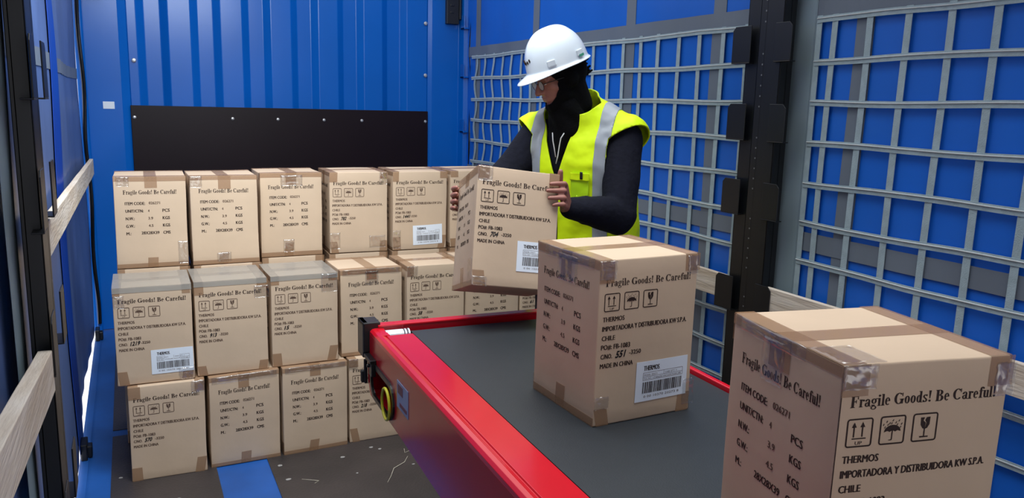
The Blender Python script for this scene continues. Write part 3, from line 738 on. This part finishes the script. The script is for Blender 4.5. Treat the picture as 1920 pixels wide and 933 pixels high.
C = [
 (-.058, 3.295, -.012, 'address', '570', None, False, [('front', 23, 0, 28, 5)], 'leftmost of the bottom row, marked 570, on the floor'),
 (.240, 3.306, .034, 'weights', '', None, False, [('left', 1, 0, 27, 3)], 'bottom row, item code side out, above the blue floor strip'),
 (.534, 3.313, .045, 'weights', '', None, False, [('left', 1, 0, 27, 2.5)], 'bottom row, item code side out, right of the blue strip'),
 (.826, 3.335, .02, 'address', '218', None, False, [('front', 0, 0, 4, 5)], 'bottom row, marked 218, half covered by the red conveyor end'),
 (1.118, 3.37, .0, 'weights', '', None, False, [], 'HID'), (1.408, 3.38, .0, 'weights', '', None, False, [], 'HID'), (1.698, 3.39, .0, 'weights', '', None, False, [], 'HID'),
]
sd = 1
for z, row in ((.787, A), (.3935, B), (0, C)):
    for (x, y, a, kind, num, ship, film, wr, lab) in row:
        e = Vector((math.cos(a), math.sin(a))); b = Vector((-math.sin(a), math.cos(a)))
        c = Vector((x, y)) + e*.14 + b*.14
        hid = lab == 'HID'
        carton((c.x, c.y, z), a, num=num, show=kind, shipping=ship, film=film, seed=sd, wr=wr, group='cartons hidden behind the conveyor' if hid else G,
               label='carton on the floor out of sight behind the red conveyor' if hid else 'tan carton, '+lab, art=not hid, amt=.8, ink=2 if kind == 'address' else 1)
        sd += 1
# back rank that carries the top row
proto = carton((-.067+.14, 4.0-.02, 0), -.0, art=False, seed=90, amt=.3, group='cartons of the hidden back rank', label='plain tan carton in the back rank under the top row, hidden by the front rows')
first = True
for z in (0, .393):
    for (x, y, a, *_) in A:
        if first: r = proto; first = False
        else:
            r = proto.copy(); COL.objects.link(r)
            for ch in proto.children:
                c2 = ch.copy(); c2.parent = r; COL.objects.link(c2)
        r.location = (x+.14, y+.14, z); r.rotation_euler = (0, 0, a)

# cartons on the conveyor
KX, KY, KA = .927, 1.471, .035
NX, NY, NA = .850, .730, -.187
def corner_loc(x, y, a): return (x+.14*math.cos(a)-.14*math.sin(a), y+.14*math.sin(a)+.14*math.cos(a))
k = corner_loc(KX, KY, KA)
carton((*k, ZB+.0005), KA, num='551', shipping=(11.3, 24.9, .0), seed=51, amt=.7,
       wr=[('left', 4, -.1, 26, 2.6), ('left', 10, 1, 19, 7.5), ('front', .0, .2, 4.5, 4.5), ('front', 25, .5, 28.1, 5), ('front', 25.6, 31, 29.2, 37.5), ('front', 0, 32, 4, 35)], label='tan carton in the middle of the belt, marked 551, with a white barcode label')
k = corner_loc(NX, NY, NA)
carton((*k, ZB+.0005), NA, num='604', joint=True, seed=52, amt=.7, wr=[('left', 1, -.1, 20, 2.2), ('left', 9, 1, 15, 8), ('front', 0, 0, 5.5, 3.6), ('front', 25.4, 1, 29, 6), ('top', 0, 20, 7, 28)], label='nearest and largest tan carton, on the near end of the belt')
HC = Vector((1.145, 2.434, 1.076))
HM = Matrix(((.9768, .1426, .1597), (-.1822, .9453, .2704), (-.1124, -.2932, .9494)))
held = carton((0, 0, 0), 0, num='704', shipping=(14.5, 23.6, .0), seed=53, amt=.6, wr=[('front', 0, 0, 5, 5), ('left', 22, 30, 28, 38), ('front', 0, 36, 5, 39)], label='tan carton tilted in the man\'s hands above the far end of the conveyor')
held.matrix_world = Matrix.Translation(HC) @ HM.to_4x4() @ Matrix.Translation((0, 0, -.195))

# litter on the boards
def flat_bit(name, pts, r, m, lab, grp, cat):
    mb = MB(); mb.tube(pts, r, 6); o = mb.build(name, m); tag(o, lab, cat, grp)
flat_bit('straw_strand', [(1.02, 3.10, .002), (.99, 3.05, .003), (.93, 3.01, .003), (.90, 2.95, .002), (.87, 2.90, .002)], [.0008, .0014, .0014, .001, .0006], M_straw, 'long curved pale strand lying on the boards beside the conveyor', None, 'straw')
flat_bit('straw_strand', [(.56, 3.06, .0015), (.62, 3.02, .002), (.60, 3.005, .0015)], [.0006, .0012, .0006], M_straw, 'small forked pale strand on the boards right of the blue floor strip', None, 'straw')
flat_bit('straw_strand', [(1.06, 3.25, .0015), (1.055, 3.20, .002)], .001, M_straw, 'short pale strand on the boards near the bottom row corner', None, 'straw')
flat_bit('straw_strand', [(1.03, 3.18, .0015), (1.02, 3.14, .002), (1.05, 3.155, .0015)], .001, M_straw, 'short hooked pale strand beyond the long curved strand', None, 'straw')
for i, (x, y, w, l) in enumerate([(.50, 3.22, .012, 'chip nearest the blue floor strip by the cartons'), (.51, 3.08, .013, 'chip on the boards beside the blue floor strip'), (.76, 3.20, .011, 'oval chip in front of the third bottom row carton'), (.78, 3.03, .006, 'tiny chip in the middle of the open boards'), (.93, 3.22, .009, 'chip in front of the carton marked 218'), (.90, 3.25, .010, 'chip close to the foot of the carton marked 218'), (1.02, 3.02, .007, 'chip beside the conveyor near the long strand'), (-.10, 3.35, .009, 'chip on the boards left of the stack'), (.1, 3.08, .010, 'chip on the boards left of the blue floor strip')]):
    mb = MB(); n = 9; P2 = [(w*math.cos(2*PI*j/n)*rnd.uniform(.7, 1.1), w*.8*math.sin(2*PI*j/n)*rnd.uniform(.7, 1.1)) for j in range(n)]
    mb.prism(P2, 'z', .0002, .0016); o = mb.build('paper_scrap', M_straw2, loc=(x, y, 0)); tag(o, 'pale flat '+l, 'litter', 'scraps on the floor')

# ---------------------------------------------------------------- the man
P0 = Vector((1.605, 2.695, 0)); TH = math.radians(-54)
man = empty('person', P0, TH)
tag(man, 'person in white hard hat, black balaclava and yellow hi-vis vest, holding a carton', 'person')
RinvP = Matrix.Rotation(-TH, 3, 'Z')
def w2p(p): return RinvP @ (Vector(p) - P0)
def bl(x, y, z): return w2p(HC + HM @ Vector((x, y, z)))      # carton frame -> man frame
HEADC = Vector((-.038, -.160, 1.612)); HS = .93
HYAW = math.radians(-40); HPITCH = math.radians(21)
HR = Matrix.Rotation(HYAW, 3, 'Z') @ Matrix.Rotation(HPITCH, 3, 'X')
def hd(p): return HEADC + HR @ (Vector(p)*HS)                       # head frame: face towards -y
def remesh(mb, name, m, parent, voxel, smooth=4, extra=None, factor=.5):
    me = mb.mesh(name, m); o = bpy.data.objects.new(name, me); COL.objects.link(o)
    r = o.modifiers.new('r', 'REMESH'); r.mode = 'VOXEL'; r.voxel_size = voxel; r.adaptivity = 0
    s = o.modifiers.new('s', 'SMOOTH'); s.iterations = smooth; s.factor = factor
    dg = bpy.context.evaluated_depsgraph_get(); dg.update()
    me2 = bpy.data.meshes.new_from_object(o.evaluated_get(dg))
    bpy.data.objects.remove(o); bpy.data.meshes.remove(me)
    me2.name = name; me2.polygons.foreach_set('use_smooth', [True]*len(me2.polygons))
    me2.materials.clear()
    for q in (m if isinstance(m, (list, tuple)) else [m]): me2.materials.append(q)
    me2.polygons.foreach_set('material_index', [0]*len(me2.polygons))
    if extra:
        for v in me2.vertices: v.co = extra(v.co)
    o = bpy.data.objects.new(name, me2); COL.objects.link(o)
    if parent: o.parent = parent
    return o
# joints (man frame: +x his left, -y forward)
LS = Vector((.170, -.03, 1.395)); RS = Vector((-.172, -.06, 1.395))
LE = Vector((.225, -.19, 1.125)); RE = Vector((-.265, -.215, 1.20))
LW = bl(.205, -.055, .105); RW = bl(-.055, .225, .125)
def hand(mb, wrist, knuck, pips, dips, tips, thumb, s=1):
    W = Vector(wrist)
    for i, (k, p, d, t) in enumerate(zip(knuck, pips, dips, tips)):
        r = (.0084, .0088, .0085, .0076)[i]*s
        mb.cap(W.lerp(k, .12), k, .017*s, .0115*s); mb.cap(k, p, r*1.1, r*1.02); mb.cap(p, d, r*1.03, r*.95); mb.cap(d, t, r*.95, r*.82)
        mb.ell(p, (r*1.08,)*3); mb.ell(k, (r*1.2,)*3)
    for i in range(3): mb.cap(W.lerp(knuck[i], .3), knuck[i+1].lerp(knuck[i], .1), .014*s, .0125*s)
    a, b, c, e = thumb
    mb.cap(W.lerp(a, .3), a, .018*s, .0155*s); mb.cap(a, b, .0145*s, .012*s); mb.cap(b, c, .012*s, .0108*s); mb.cap(c, e, .0105*s, .009*s)
lz = (.166, .142, .118, .095); rz = (.174, .150, .126, .103)
Lk = [bl(.170, -.118+.004*i, z+.002) for i, z in enumerate(lz)]; Lp = [bl(.156, -.1535, z-.002) for z in lz]
Ld = [bl(.130, -.1555, z-.005) for z in lz]; Lt = [bl((.108, .098, .104, .120)[i], -.1525, z-.008) for i, z in enumerate(lz)]
Lth = (bl(.178, -.075, .150), bl(.1585, -.095, .178), bl(.1535, -.112, .200), bl(.152, -.120, .212))
Rk = [bl(-.122, .172, z) for z in rz]; Rp = [bl(-.156, .157, z-.002) for z in rz]
Rd = [bl(-.157, .131, z-.004) for z in rz]; Rt = [bl(-.1535, (.108, .103, .107, .118)[i], z-.006) for i, z in enumerate(rz)]
Rth = (bl(-.060, .176, .165), bl(-.040, .158, .185), bl(-.030, .1535, .200), bl(-.022, .152, .212))
body = MB()
body.loft([(0, .0, .80, .155, .10), (0, .0, .90, .165, .11), (0, -.005, 1.0, .145, .10), (0, -.015, 1.10, .145, .098), (0, -.025, 1.20, .16, .105), (0, -.035, 1.30, .165, .105), (0, -.045, 1.38, .15, .09), (0, -.055, 1.43, .10, .075), (0, -.065, 1.46, .065, .06)])
for s, S, E, W in ((1, LS, LE, LW), (-1, RS, RE, RW)):
    body.cap((s*.10, -.04, 1.39), S, .055, .055); body.cap(S, S.lerp(E, .5), .052, .046); body.cap(S.lerp(E, .5), E, .046, .038)
    body.cap(E, E.lerp(W, .35), .038, .040); body.cap(E.lerp(W, .35), W, .040, .026)
    hip, knee, ank = Vector((s*.09, .0, .88)), Vector((s*.105, -.03, .49)), Vector((s*.12, .03, .09))
    body.cap(hip, knee, .085, .055); body.cap(knee, knee.lerp(ank, .35), .052, .054); body.cap(knee.lerp(ank, .35), ank, .054, .034)
    body.cap((s*.12, .04, .045), (s*.135, -.15, .035), .036, .028)
body.cap((0, -.06, 1.42), HEADC + Vector((0, .02, -.06)), .058, .054)
hand(body, LW, Lk, Lp, Ld, Lt, Lth); hand(body, RW, Rk, Rp, Rd, Rt, Rth)
# head: skull, jaw, brow, nose, lips, ears
H = MB()
H.ell((0, .015, .03), (.073, .095, .092)); H.ell((0, -.03, -.02), (.062, .066, .085)); H.ell((0, -.052, -.075), (.034, .030, .026))
H.cap((-.045, -.02, -.055), (-.012, -.068, -.085), .022, .018); H.cap((.045, -.02, -.055), (.012, -.068, -.085), .022, .018)
H.cap((-.035, -.078, .028), (.035, -.078, .028), .013, .013); H.cap((-.012, -.084, .03), (.012, -.084, .03), .012, .012)
H.cap((0, -.090, .018), (0, -.112, -.022), .009, .013); H.ell((-.012, -.100, -.026), (.009, .011, .008)); H.ell((.012, -.100, -.026), (.009, .011, .008))
H.cap((-.018, -.086, -.050), (.018, -.086, -.050), .008, .008); H.cap((-.015, -.085, -.060), (.015, -.085, -.060), .0085, .0085)
H.cap((-.038, -.062, -.005), (-.048, -.045, -.02), .022, .02); H.cap((.038, -.062, -.005), (.048, -.045, -.02), .022, .02)
for s in (-1, 1): H.ell((s*.075, .01, .0), (.012, .022, .034)); H.ell((s*.031, -.078, .008), (.014, .010, .008))
H.xf(hd); body.add(H.v, H.f)
ob = remesh(body, 'body', M_skin, man, .0038, 4)

# eyes and brows as small parts
for s in (-1, 1):
    mb = MB(); mb.ell((s*.031, -.0835, .006), (.0105, .0065, .004)); mb.xf(hd); mb.build('eye', mat('eye_white', (200, 190, 185), .3), man, smooth=True)
    mb = MB(); mb.tube([(s*.014, -.0935, .030), (s*.03, -.0925, .036), (s*.047, -.083, .030)], [.003, .004, .002], 8); mb.xf(hd); mb.build('eyebrow', M_bala, man, smooth=True)

# trousers, boots
tr = MB(); tr.loft([(0, 0, .80, .170, .115), (0, 0, .90, .178, .122), (0, -.005, 1.0, .165, .115), (0, -.01, 1.04, .16, .11)])
for s in (-1, 1):
    hip, knee, ank = Vector((s*.09, .0, .86)), Vector((s*.105, -.03, .49)), Vector((s*.12, .03, .11))
    tr.cap(hip, knee, .098, .070); tr.cap(knee, ank, .070, .060)
remesh(tr, 'trousers', M_trouser, man, .010, 6, lambda p: p + noise.noise_vector(p*12)*.006)
for s in (-1, 1):
    b = MB(); b.cap((s*.12, .03, .10), (s*.12, .035, .06), .052, .052); b.cap((s*.12, .045, .048), (s*.137, -.16, .044), .046, .042); b.box((s*.128-.045, -.2, .0), (s*.128+.045, .09, .022))
    remesh(b, 'boot', M_boot, man, .008, 3, lambda p: Vector((p.x, p.y, max(p.z, .0))))

# navy fleece: torso and sleeves
def fold(p): 
    n = noise.noise_vector(p*9+Vector((3, 1, 2))); return p + n*.007 + Vector((0, 0, 0))
jk = MB()
jk.loft([(0, 0, .92, .178, .125), (0, -.005, 1.0, .172, .125), (0, -.015, 1.10, .175, .125), (0, -.025, 1.20, .185, .13), (0, -.035, 1.30, .188, .128), (0, -.045, 1.38, .17, .112), (0, -.055, 1.43, .125, .095)])
for s, S, E, W in ((1, LS, LE, LW), (-1, RS, RE, RW)):
    Wc = E.lerp(W, .90)
    jk.cap((s*.10, -.04, 1.385), S, .072, .074); jk.cap(S, S.lerp(E, .45), .076, .070); jk.cap(S.lerp(E, .45), E, .070, .064)
    jk.ell(E, (.066, .066, .066)); jk.cap(E, E.lerp(Wc, .45), .064, .061); jk.cap(E.lerp(Wc, .45), Wc, .060, .043)
    for q in (.25, .5, .72): jk.ring(tuple(E.lerp(Wc, q)), .040, .016, 'y', 20, 8)
o = remesh(jk, 'fleece', M_navy, man, .0075, 5, fold); o['label'] = 'navy fleece sleeves and front'
# stand-up fleece collar and scarf round the chin
cl = MB()
cl.loft([(-.01, -.060, 1.40, .085, .08), (-.015, -.078, 1.45, .074, .078), (-.022, -.098, 1.485, .070, .078), (-.03, -.115, 1.515, .068, .078)])
cl.cap(hd((0, -.045, -.112)), (0, -.135, 1.43), .046, .05); cl.cap(hd((.030, -.02, -.10)), (.03, -.105, 1.43), .042, .046); cl.cap(hd((-.035, -.02, -.10)), (-.05, -.12, 1.43), .045, .045); cl.cap((-.02, -.112, 1.43), (-.035, -.102, 1.22), .066, .05)
o = remesh(cl, 'fleece_collar', M_bala, man, .007, 5, lambda p: p + noise.noise_vector(p*18)*.004); o['label'] = 'black collar up to the chin'

# balaclava with an oval face opening
ba = MB()
ba.ell((0, .018, .03), (.082, .104, .100)); ba.ell((0, -.026, -.02), (.071, .073, .092)); ba.ell((0, -.052, -.080), (.042, .040, .034))
ba.cap((-.048, -.02, -.055), (-.014, -.068, -.092), .030, .026); ba.cap((.048, -.02, -.055), (.014, -.068, -.092), .030, .026)
ba.cap((0, .03, -.02), (0, .045, -.12), .066, .056); ba.cap((0, .0, -.05), (0, .02, -.13), .064, .056)
for s in (-1, 1): ba.ell((s*.078, .012, .0), (.016, .028, .038))
o = remesh(ba, 'balaclava', M_bala, man, .006, 5)
bm = bmesh.new(); bm.from_mesh(o.data)
NP = 14; CX, CZ, RX, RZ = 0, -.012, .066, .066
for i in range(NP):
    t = 2*PI*i/NP; nrm = Vector((math.cos(t)/RX, 0, math.sin(t)/RZ)).normalized(); d = (RX*abs(math.cos(t))**2+RZ*abs(math.sin(t))**2)
    bmesh.ops.bisect_plane(bm, geom=bm.verts[:]+bm.edges[:]+bm.faces[:], plane_co=Vector((CX, 0, CZ))+nrm*d, plane_no=nrm)
bmesh.ops.bisect_plane(bm, geom=bm.verts[:]+bm.edges[:]+bm.faces[:], plane_co=Vector((0, -.034, 0)), plane_no=Vector((0, 1, 0)))
def in_face(c):
    if c.y > -.034: return False
    for i in range(NP):
        t = 2*PI*i/NP; nrm = Vector((math.cos(t)/RX, 0, math.sin(t)/RZ)).normalized(); d = (RX*abs(math.cos(t))**2+RZ*abs(math.sin(t))**2)
        if (c-Vector((CX, c.y, CZ))).dot(nrm) > d: return False
    return True
bmesh.ops.delete(bm, geom=[f for f in bm.faces if in_face(f.calc_center_median())], context='FACES')
for v in bm.verts: v.co = hd(v.co) 
bm.to_mesh(o.data); bm.free()
s_ = o.modifiers.new('t', 'SOLIDIFY'); s_.thickness = .003
# knot of the balaclava behind the helmet
mb = MB(); r = random.Random(5)
for i in range(12):
    a = Vector((r.uniform(-.02, .02), .10, .018+r.uniform(-.035, .03))); mb.cap(a, a+Vector((r.uniform(-.012, .012), r.uniform(.018, .034), r.uniform(-.012, .012))), .009, .004, 8)
mb.xf(hd); mb.build('hair_tuft', M_bala, man, smooth=True)

# hard hat
hh = MB(); A_, B_, HH = .129, .110, .150; NT, NZ = 64, 16; vs = []
def dome(t, q, off=0):
    c, s = math.cos(t), math.sin(t)
    rr = math.cos(q)**.80
    x = (B_+off)*s*rr; y = -(A_+off)*c*rr + .006; z = (HH+off)*math.sin(q)**.95
    if z > .0:
        w = max(0, 1-abs(abs(x)-0)/.013); w2 = max(0, 1-abs(abs(x)-.04)/.008)
        fade = min(1, z/.07)
        z += fade*(.006*min(1, w*1.6)+.0025*w2); y += -fade*.004*min(1, w*1.6)*math.copysign(1, -y)*(-1 if y > 0 else 1)*0
    return Vector((x, y, z))
def brim(t, k):
    c, s = math.cos(t), math.sin(t)
    wid = .011 + 0.043*max(0, c)**2.2 - .002*max(0, -c)
    p = dome(t, 0); d = Vector((p.x, p.y-.006, 0)).normalized()
    return p + d*wid*k + Vector((0, 0, -.004*k - .012*k*k*max(0, c)**2))
for i in range(NT):
    t = 2*PI*i/NT
    vs += [brim(t, 1) + Vector((0, 0, -.004)), brim(t, 1), brim(t, .5), brim(t, .12)+Vector((0, 0, .004))] + [dome(t, (PI/2)*(j/NZ)**1.05 if j else .04) for j in range(0, NZ)]
W_ = 4+NZ; fs = []
for i in range(NT):
    a, b = i*W_, ((i+1) % NT)*W_
    fs += [(a+j, b+j, b+j+1, a+j+1) for j in range(W_-1)]
vs.append(Vector((0, .006, HH+.006))); fs += [(i*W_+W_-1, ((i+1) % NT)*W_+W_-1, len(vs)-1) for i in range(NT)]
hh.add(vs, fs)
HT = Matrix.Rotation(math.radians(1), 3, 'X')
def hat(p): return hd(HT @ Vector(p) + Vector((0, -.002, .052)))
hh.xf(hat); o = hh.build('hard_hat', M_helmet, man, smooth=True); s_ = o.modifiers.new('t', 'SOLIDIFY'); s_.thickness = .0025; s_.offset = -1
ss = o.modifiers.new('ss', 'SUBSURF'); ss.levels = 1; ss.render_levels = 1
hatob = o
for s in (-1, 1):
    for (t, q) in ((60, .17), (118, .17)):
        t = math.radians(t)*s; c0 = dome(t, q, .002); n = Vector((math.sin(t)/B_, -math.cos(t)/A_, 0)).normalized(); tg = Vector((0, 0, 1)).cross(n)
        mb = MB(); mb.box((-.017, -.004, -.012), (.017, .004, .012)); mb.xf(lambda p: hat(c0 + tg*p.x + n*p.y + Vector((0, 0, 1))*p.z))
        mb.build('accessory_slot', M_helmet, hatob, bevel=.003)
t = math.radians(118); c0 = dome(t, .12, .0045); n = Vector((math.sin(t)/B_, -math.cos(t)/A_, 0)).normalized(); tg = Vector((0, 0, 1)).cross(n)
mb = MB(); mb.box((-.013, .002, -.008), (.013, .0035, .001)); mb.xf(lambda p: hat(c0 + tg*p.x + n*p.y + Vector((0, 0, 1))*p.z)); mb.build('green_sticker', M_green, hatob)
mb = MB()
for k, (a, z) in enumerate(((-14, .050), (-7, .042), (0, .036), (7, .042), (14, .050))):
    c0 = dome(math.radians(a), .30+(.08 if abs(a) > 9 else .04 if a else 0), .002); mb.ell(c0, (.005, .003, .007))
mb.xf(hat); mb.build('front_emblem', M_ink, hatob, smooth=True)

# spectacles
sp = MB()
for s in (-1, 1):
    c0 = Vector((s*.031, -.102, .004)); sp.ring(c0, .0215, .0014, 'y', 28, 6, (1.05, .82))
    sp.tube([(s*.0535, -.100, .010), (s*.066, -.085, .012), (s*.074, -.03, .010), (s*.078, .01, .006)], .0014, 6)
sp.tube([(-.0095, -.103, .010), (0, -.106, .013), (.0095, -.103, .010)], .0013, 6)
sp.xf(hd); gl = sp.build('spectacles', M_frame, man, smooth=True)
for s in (-1, 1):
    mb = MB(); mb.loft([(0, 0, -.0006, .0215*1.03, .0215*.80), (0, 0, .0006, .0215*1.03, .0215*.80)], n=24, e=2)
    mb.xf(lambda p: hd((s*.031+p.x, -.102+p.z, .004+p.y))); mb.build('lens', M_lens, gl)

# hi-vis vest: padded shell cut at armholes, neck and the open zip
vt = MB()
vt.loft([(0.006, .018, .78, .222, .168), (0.006, .018, .90, .224, .170), (0.006, .014, 1.0, .222, .170), (0.006, .004, 1.10, .220, .170), (0.003, -.012, 1.20, .214, .165), (0, -.035, 1.30, .205, .150), (0, -.045, 1.38, .185, .132), (0, -.052, 1.44, .135, .108), (-.012, -.066, 1.50, .102, .106), (-.020, -.078, 1.545, .092, .102), (-.024, -.086, 1.60, .088, .100)], e=2.4)
for s, S, E in ((1, LS, LE), (-1, RS, RE)):
    vt.cap((s*.10, -.045, 1.395), S + Vector((s*.01, 0, .006)), .088, .092); vt.cap(S, S.lerp(E, .22), .090, .094)
    vt.cap((s*.045, -.05, 1.475), S+Vector((0, .0, .022)), .080, .074)
def quilt(p): 
    return p + noise.noise_vector(p*11)*.006 + noise.noise_vector(p*26)*.0025
o = remesh(vt, 'vest_shell', M_vest, None, .0075, 6, quilt)
bm = bmesh.new(); bm.from_mesh(o.data); bpy.data.objects.remove(o)
def bis(co, no, clear=False):
    bmesh.ops.bisect_plane(bm, geom=bm.verts[:]+bm.edges[:]+bm.faces[:], plane_co=Vector(co), plane_no=Vector(no), clear_outer=clear)
bis((0, 0, .80), (0, 0, -1), True)                              # hem
bis((0, -.05, 1.545), (0, -.55, 1), True)                        # collar top, lower in front
for s, S, E in ((1, LS, LE), (-1, RS, RE)):                     # armholes
    d = (E-S).normalized(); bis(S+d*.030, Vector((s*.75, d.y, d.z*.9)))
    n = Vector((s*.75, d.y, d.z*.9)).normalized(); c0 = S+d*.030
    bis((s*.148, 0, 0), (s, 0, 0)); bis((0, 0, 1.175), (0, 0, 1))
    kill = [f for f in bm.faces if (f.calc_center_median()-c0).dot(n) > 0 and f.calc_center_median().x*s > .148 and f.calc_center_median().z > 1.175]
    bmesh.ops.delete(bm, geom=kill, context='FACES')
# open front: a wedge from the collar down to the zip slider
ZV = 1.235
V0 = Vector((-.035, 0, ZV)); topL, topR = Vector((.036, 0, 1.47)), Vector((-.118, 0, 1.47))
nL = Vector((topL.z-V0.z, 0, -(topL.x-V0.x))).normalized(); nR = Vector((-(topR.z-V0.z), 0, (topR.x-V0.x))).normalized()
bis(V0, nL); bis(V0, nR); bis((0, -.055, 0), (0, 1, 0))
kill = [f for f in bm.faces if (lambda c: c.y < -.055 and c.z > ZV and (c-V0).dot(nL) < 0 and (c-V0).dot(nR) < 0)(f.calc_center_median())]
bmesh.ops.delete(bm, geom=kill, context='FACES')
bmesh.ops.delete(bm, geom=[v for v in bm.verts if not v.link_faces], context='VERTS')
base = bm.copy()
me = bpy.data.meshes.new('vest'); bm.to_mesh(me); me.materials.clear(); me.materials.append(M_vest)
vest = bpy.data.objects.new('vest', me); COL.objects.link(vest); vest.parent = man
s_ = vest.modifiers.new('t', 'SOLIDIFY'); s_.thickness = .006; s_.offset = -1
vest['label'] = 'bright yellow hi-vis padded vest, open at the neck'
def band(name, planes, m, off=.0022, keep=None, lab=None):
    """cut a conforming strip out of the vest surface between planes"""
    b2 = base.copy()
    for co, no in planes:
        bmesh.ops.bisect_plane(b2, geom=b2.verts[:]+b2.edges[:]+b2.faces[:], plane_co=Vector(co), plane_no=Vector(no), clear_outer=True)
    if keep: bmesh.ops.delete(b2, geom=[f for f in b2.faces if not keep(f.calc_center_median())], context='FACES')
    bmesh.ops.delete(b2, geom=[v for v in b2.verts if not v.link_faces], context='VERTS')
    b2.normal_update()
    for v in b2.verts: v.co += v.normal*off
    me = bpy.data.meshes.new(name); b2.to_mesh(me); b2.free(); me.materials.clear(); me.materials.append(m)
    for p in me.polygons: p.material_index = 0; p.use_smooth = True
    o = bpy.data.objects.new(name, me); COL.objects.link(o); o.parent = vest
    s_ = o.modifiers.new('t', 'SOLIDIFY'); s_.thickness = .0018; s_.offset = -1
    if lab: o['label'] = lab
    return o
for s in (1, -1):
    band('reflective_tape', [((s*.158, 0, 0), (s, 0, .0)), ((s*.108, 0, 0), (-s, 0, .0)), ((0, 0, .87), (0, 0, -1))], M_reflect, lab='grey reflective brace over the shoulder')
band('reflective_tape', [((0, 0, .985), (0, .0, 1)), ((0, 0, .930), (0, .0, -1))], M_reflect, off=.004, lab='grey reflective belt band')
pk = band('chest_pocket', [((.095, 0, 0), (1, 0, 0)), ((.030, 0, 0), (-1, 0, 0)), ((0, 0, 1.27), (0, 0, 1)), ((0, 0, 1.11), (0, 0, -1)), ((0, -.06, 0), (0, 1, 0))], M_pocket, off=.006, lab='clear fronted pocket on the chest')
band('pocket_flap', [((.098, 0, 0), (1, 0, 0)), ((.028, 0, 0), (-1, 0, 0)), ((0, 0, 1.272), (0, 0, 1)), ((0, 0, 1.245), (0, 0, -1)), ((0, -.06, 0), (0, 1, 0))], M_vest, off=.010)
band('pen_loop', [((.076, 0, 0), (1, 0, 0)), ((.066, 0, 0), (-1, 0, 0)), ((0, 0, 1.278), (0, 0, 1)), ((0, 0, 1.25), (0, 0, -1)), ((0, -.06, 0), (0, 1, 0))], M_blackp, off=.013, lab='black pen loop')
band('zip', [((-.030, 0, 0), (1, 0, 0)), ((-.042, 0, 0), (-1, 0, 0)), ((0, 0, ZV+.004), (0, 0, 1)), ((0, -.06, 0), (0, 1, 0))], M_bala, off=.003, lab='black zip')
# black facing along the open edges
def edge_tube(p0, p1, nm):
    return None
# draw cords and zip pull
mb = MB()
mb.tube([(-.050, -.190, 1.415), (-.048, -.188, 1.385), (-.044, -.184, 1.36), (-.038, -.181, 1.325)], .0022, 6); mb.build('draw_cord', M_white, man, smooth=True)
mb = MB(); mb.tube([(-.004, -.186, 1.415), (-.016, -.188, 1.395), (-.022, -.186, 1.365), (-.028, -.183, 1.33), (-.036, -.181, 1.30)], .0022, 6); mb.build('draw_cord', M_white, man, smooth=True)
mb = MB(); mb.box((-.041, -.192, ZV-.015), (-.029, -.180, ZV+.01)); mb.box((-.039, -.196, ZV-.03), (-.031, -.188, ZV-.005)); mb.build('zip_pull', M_blackp, vest, bevel=.002)
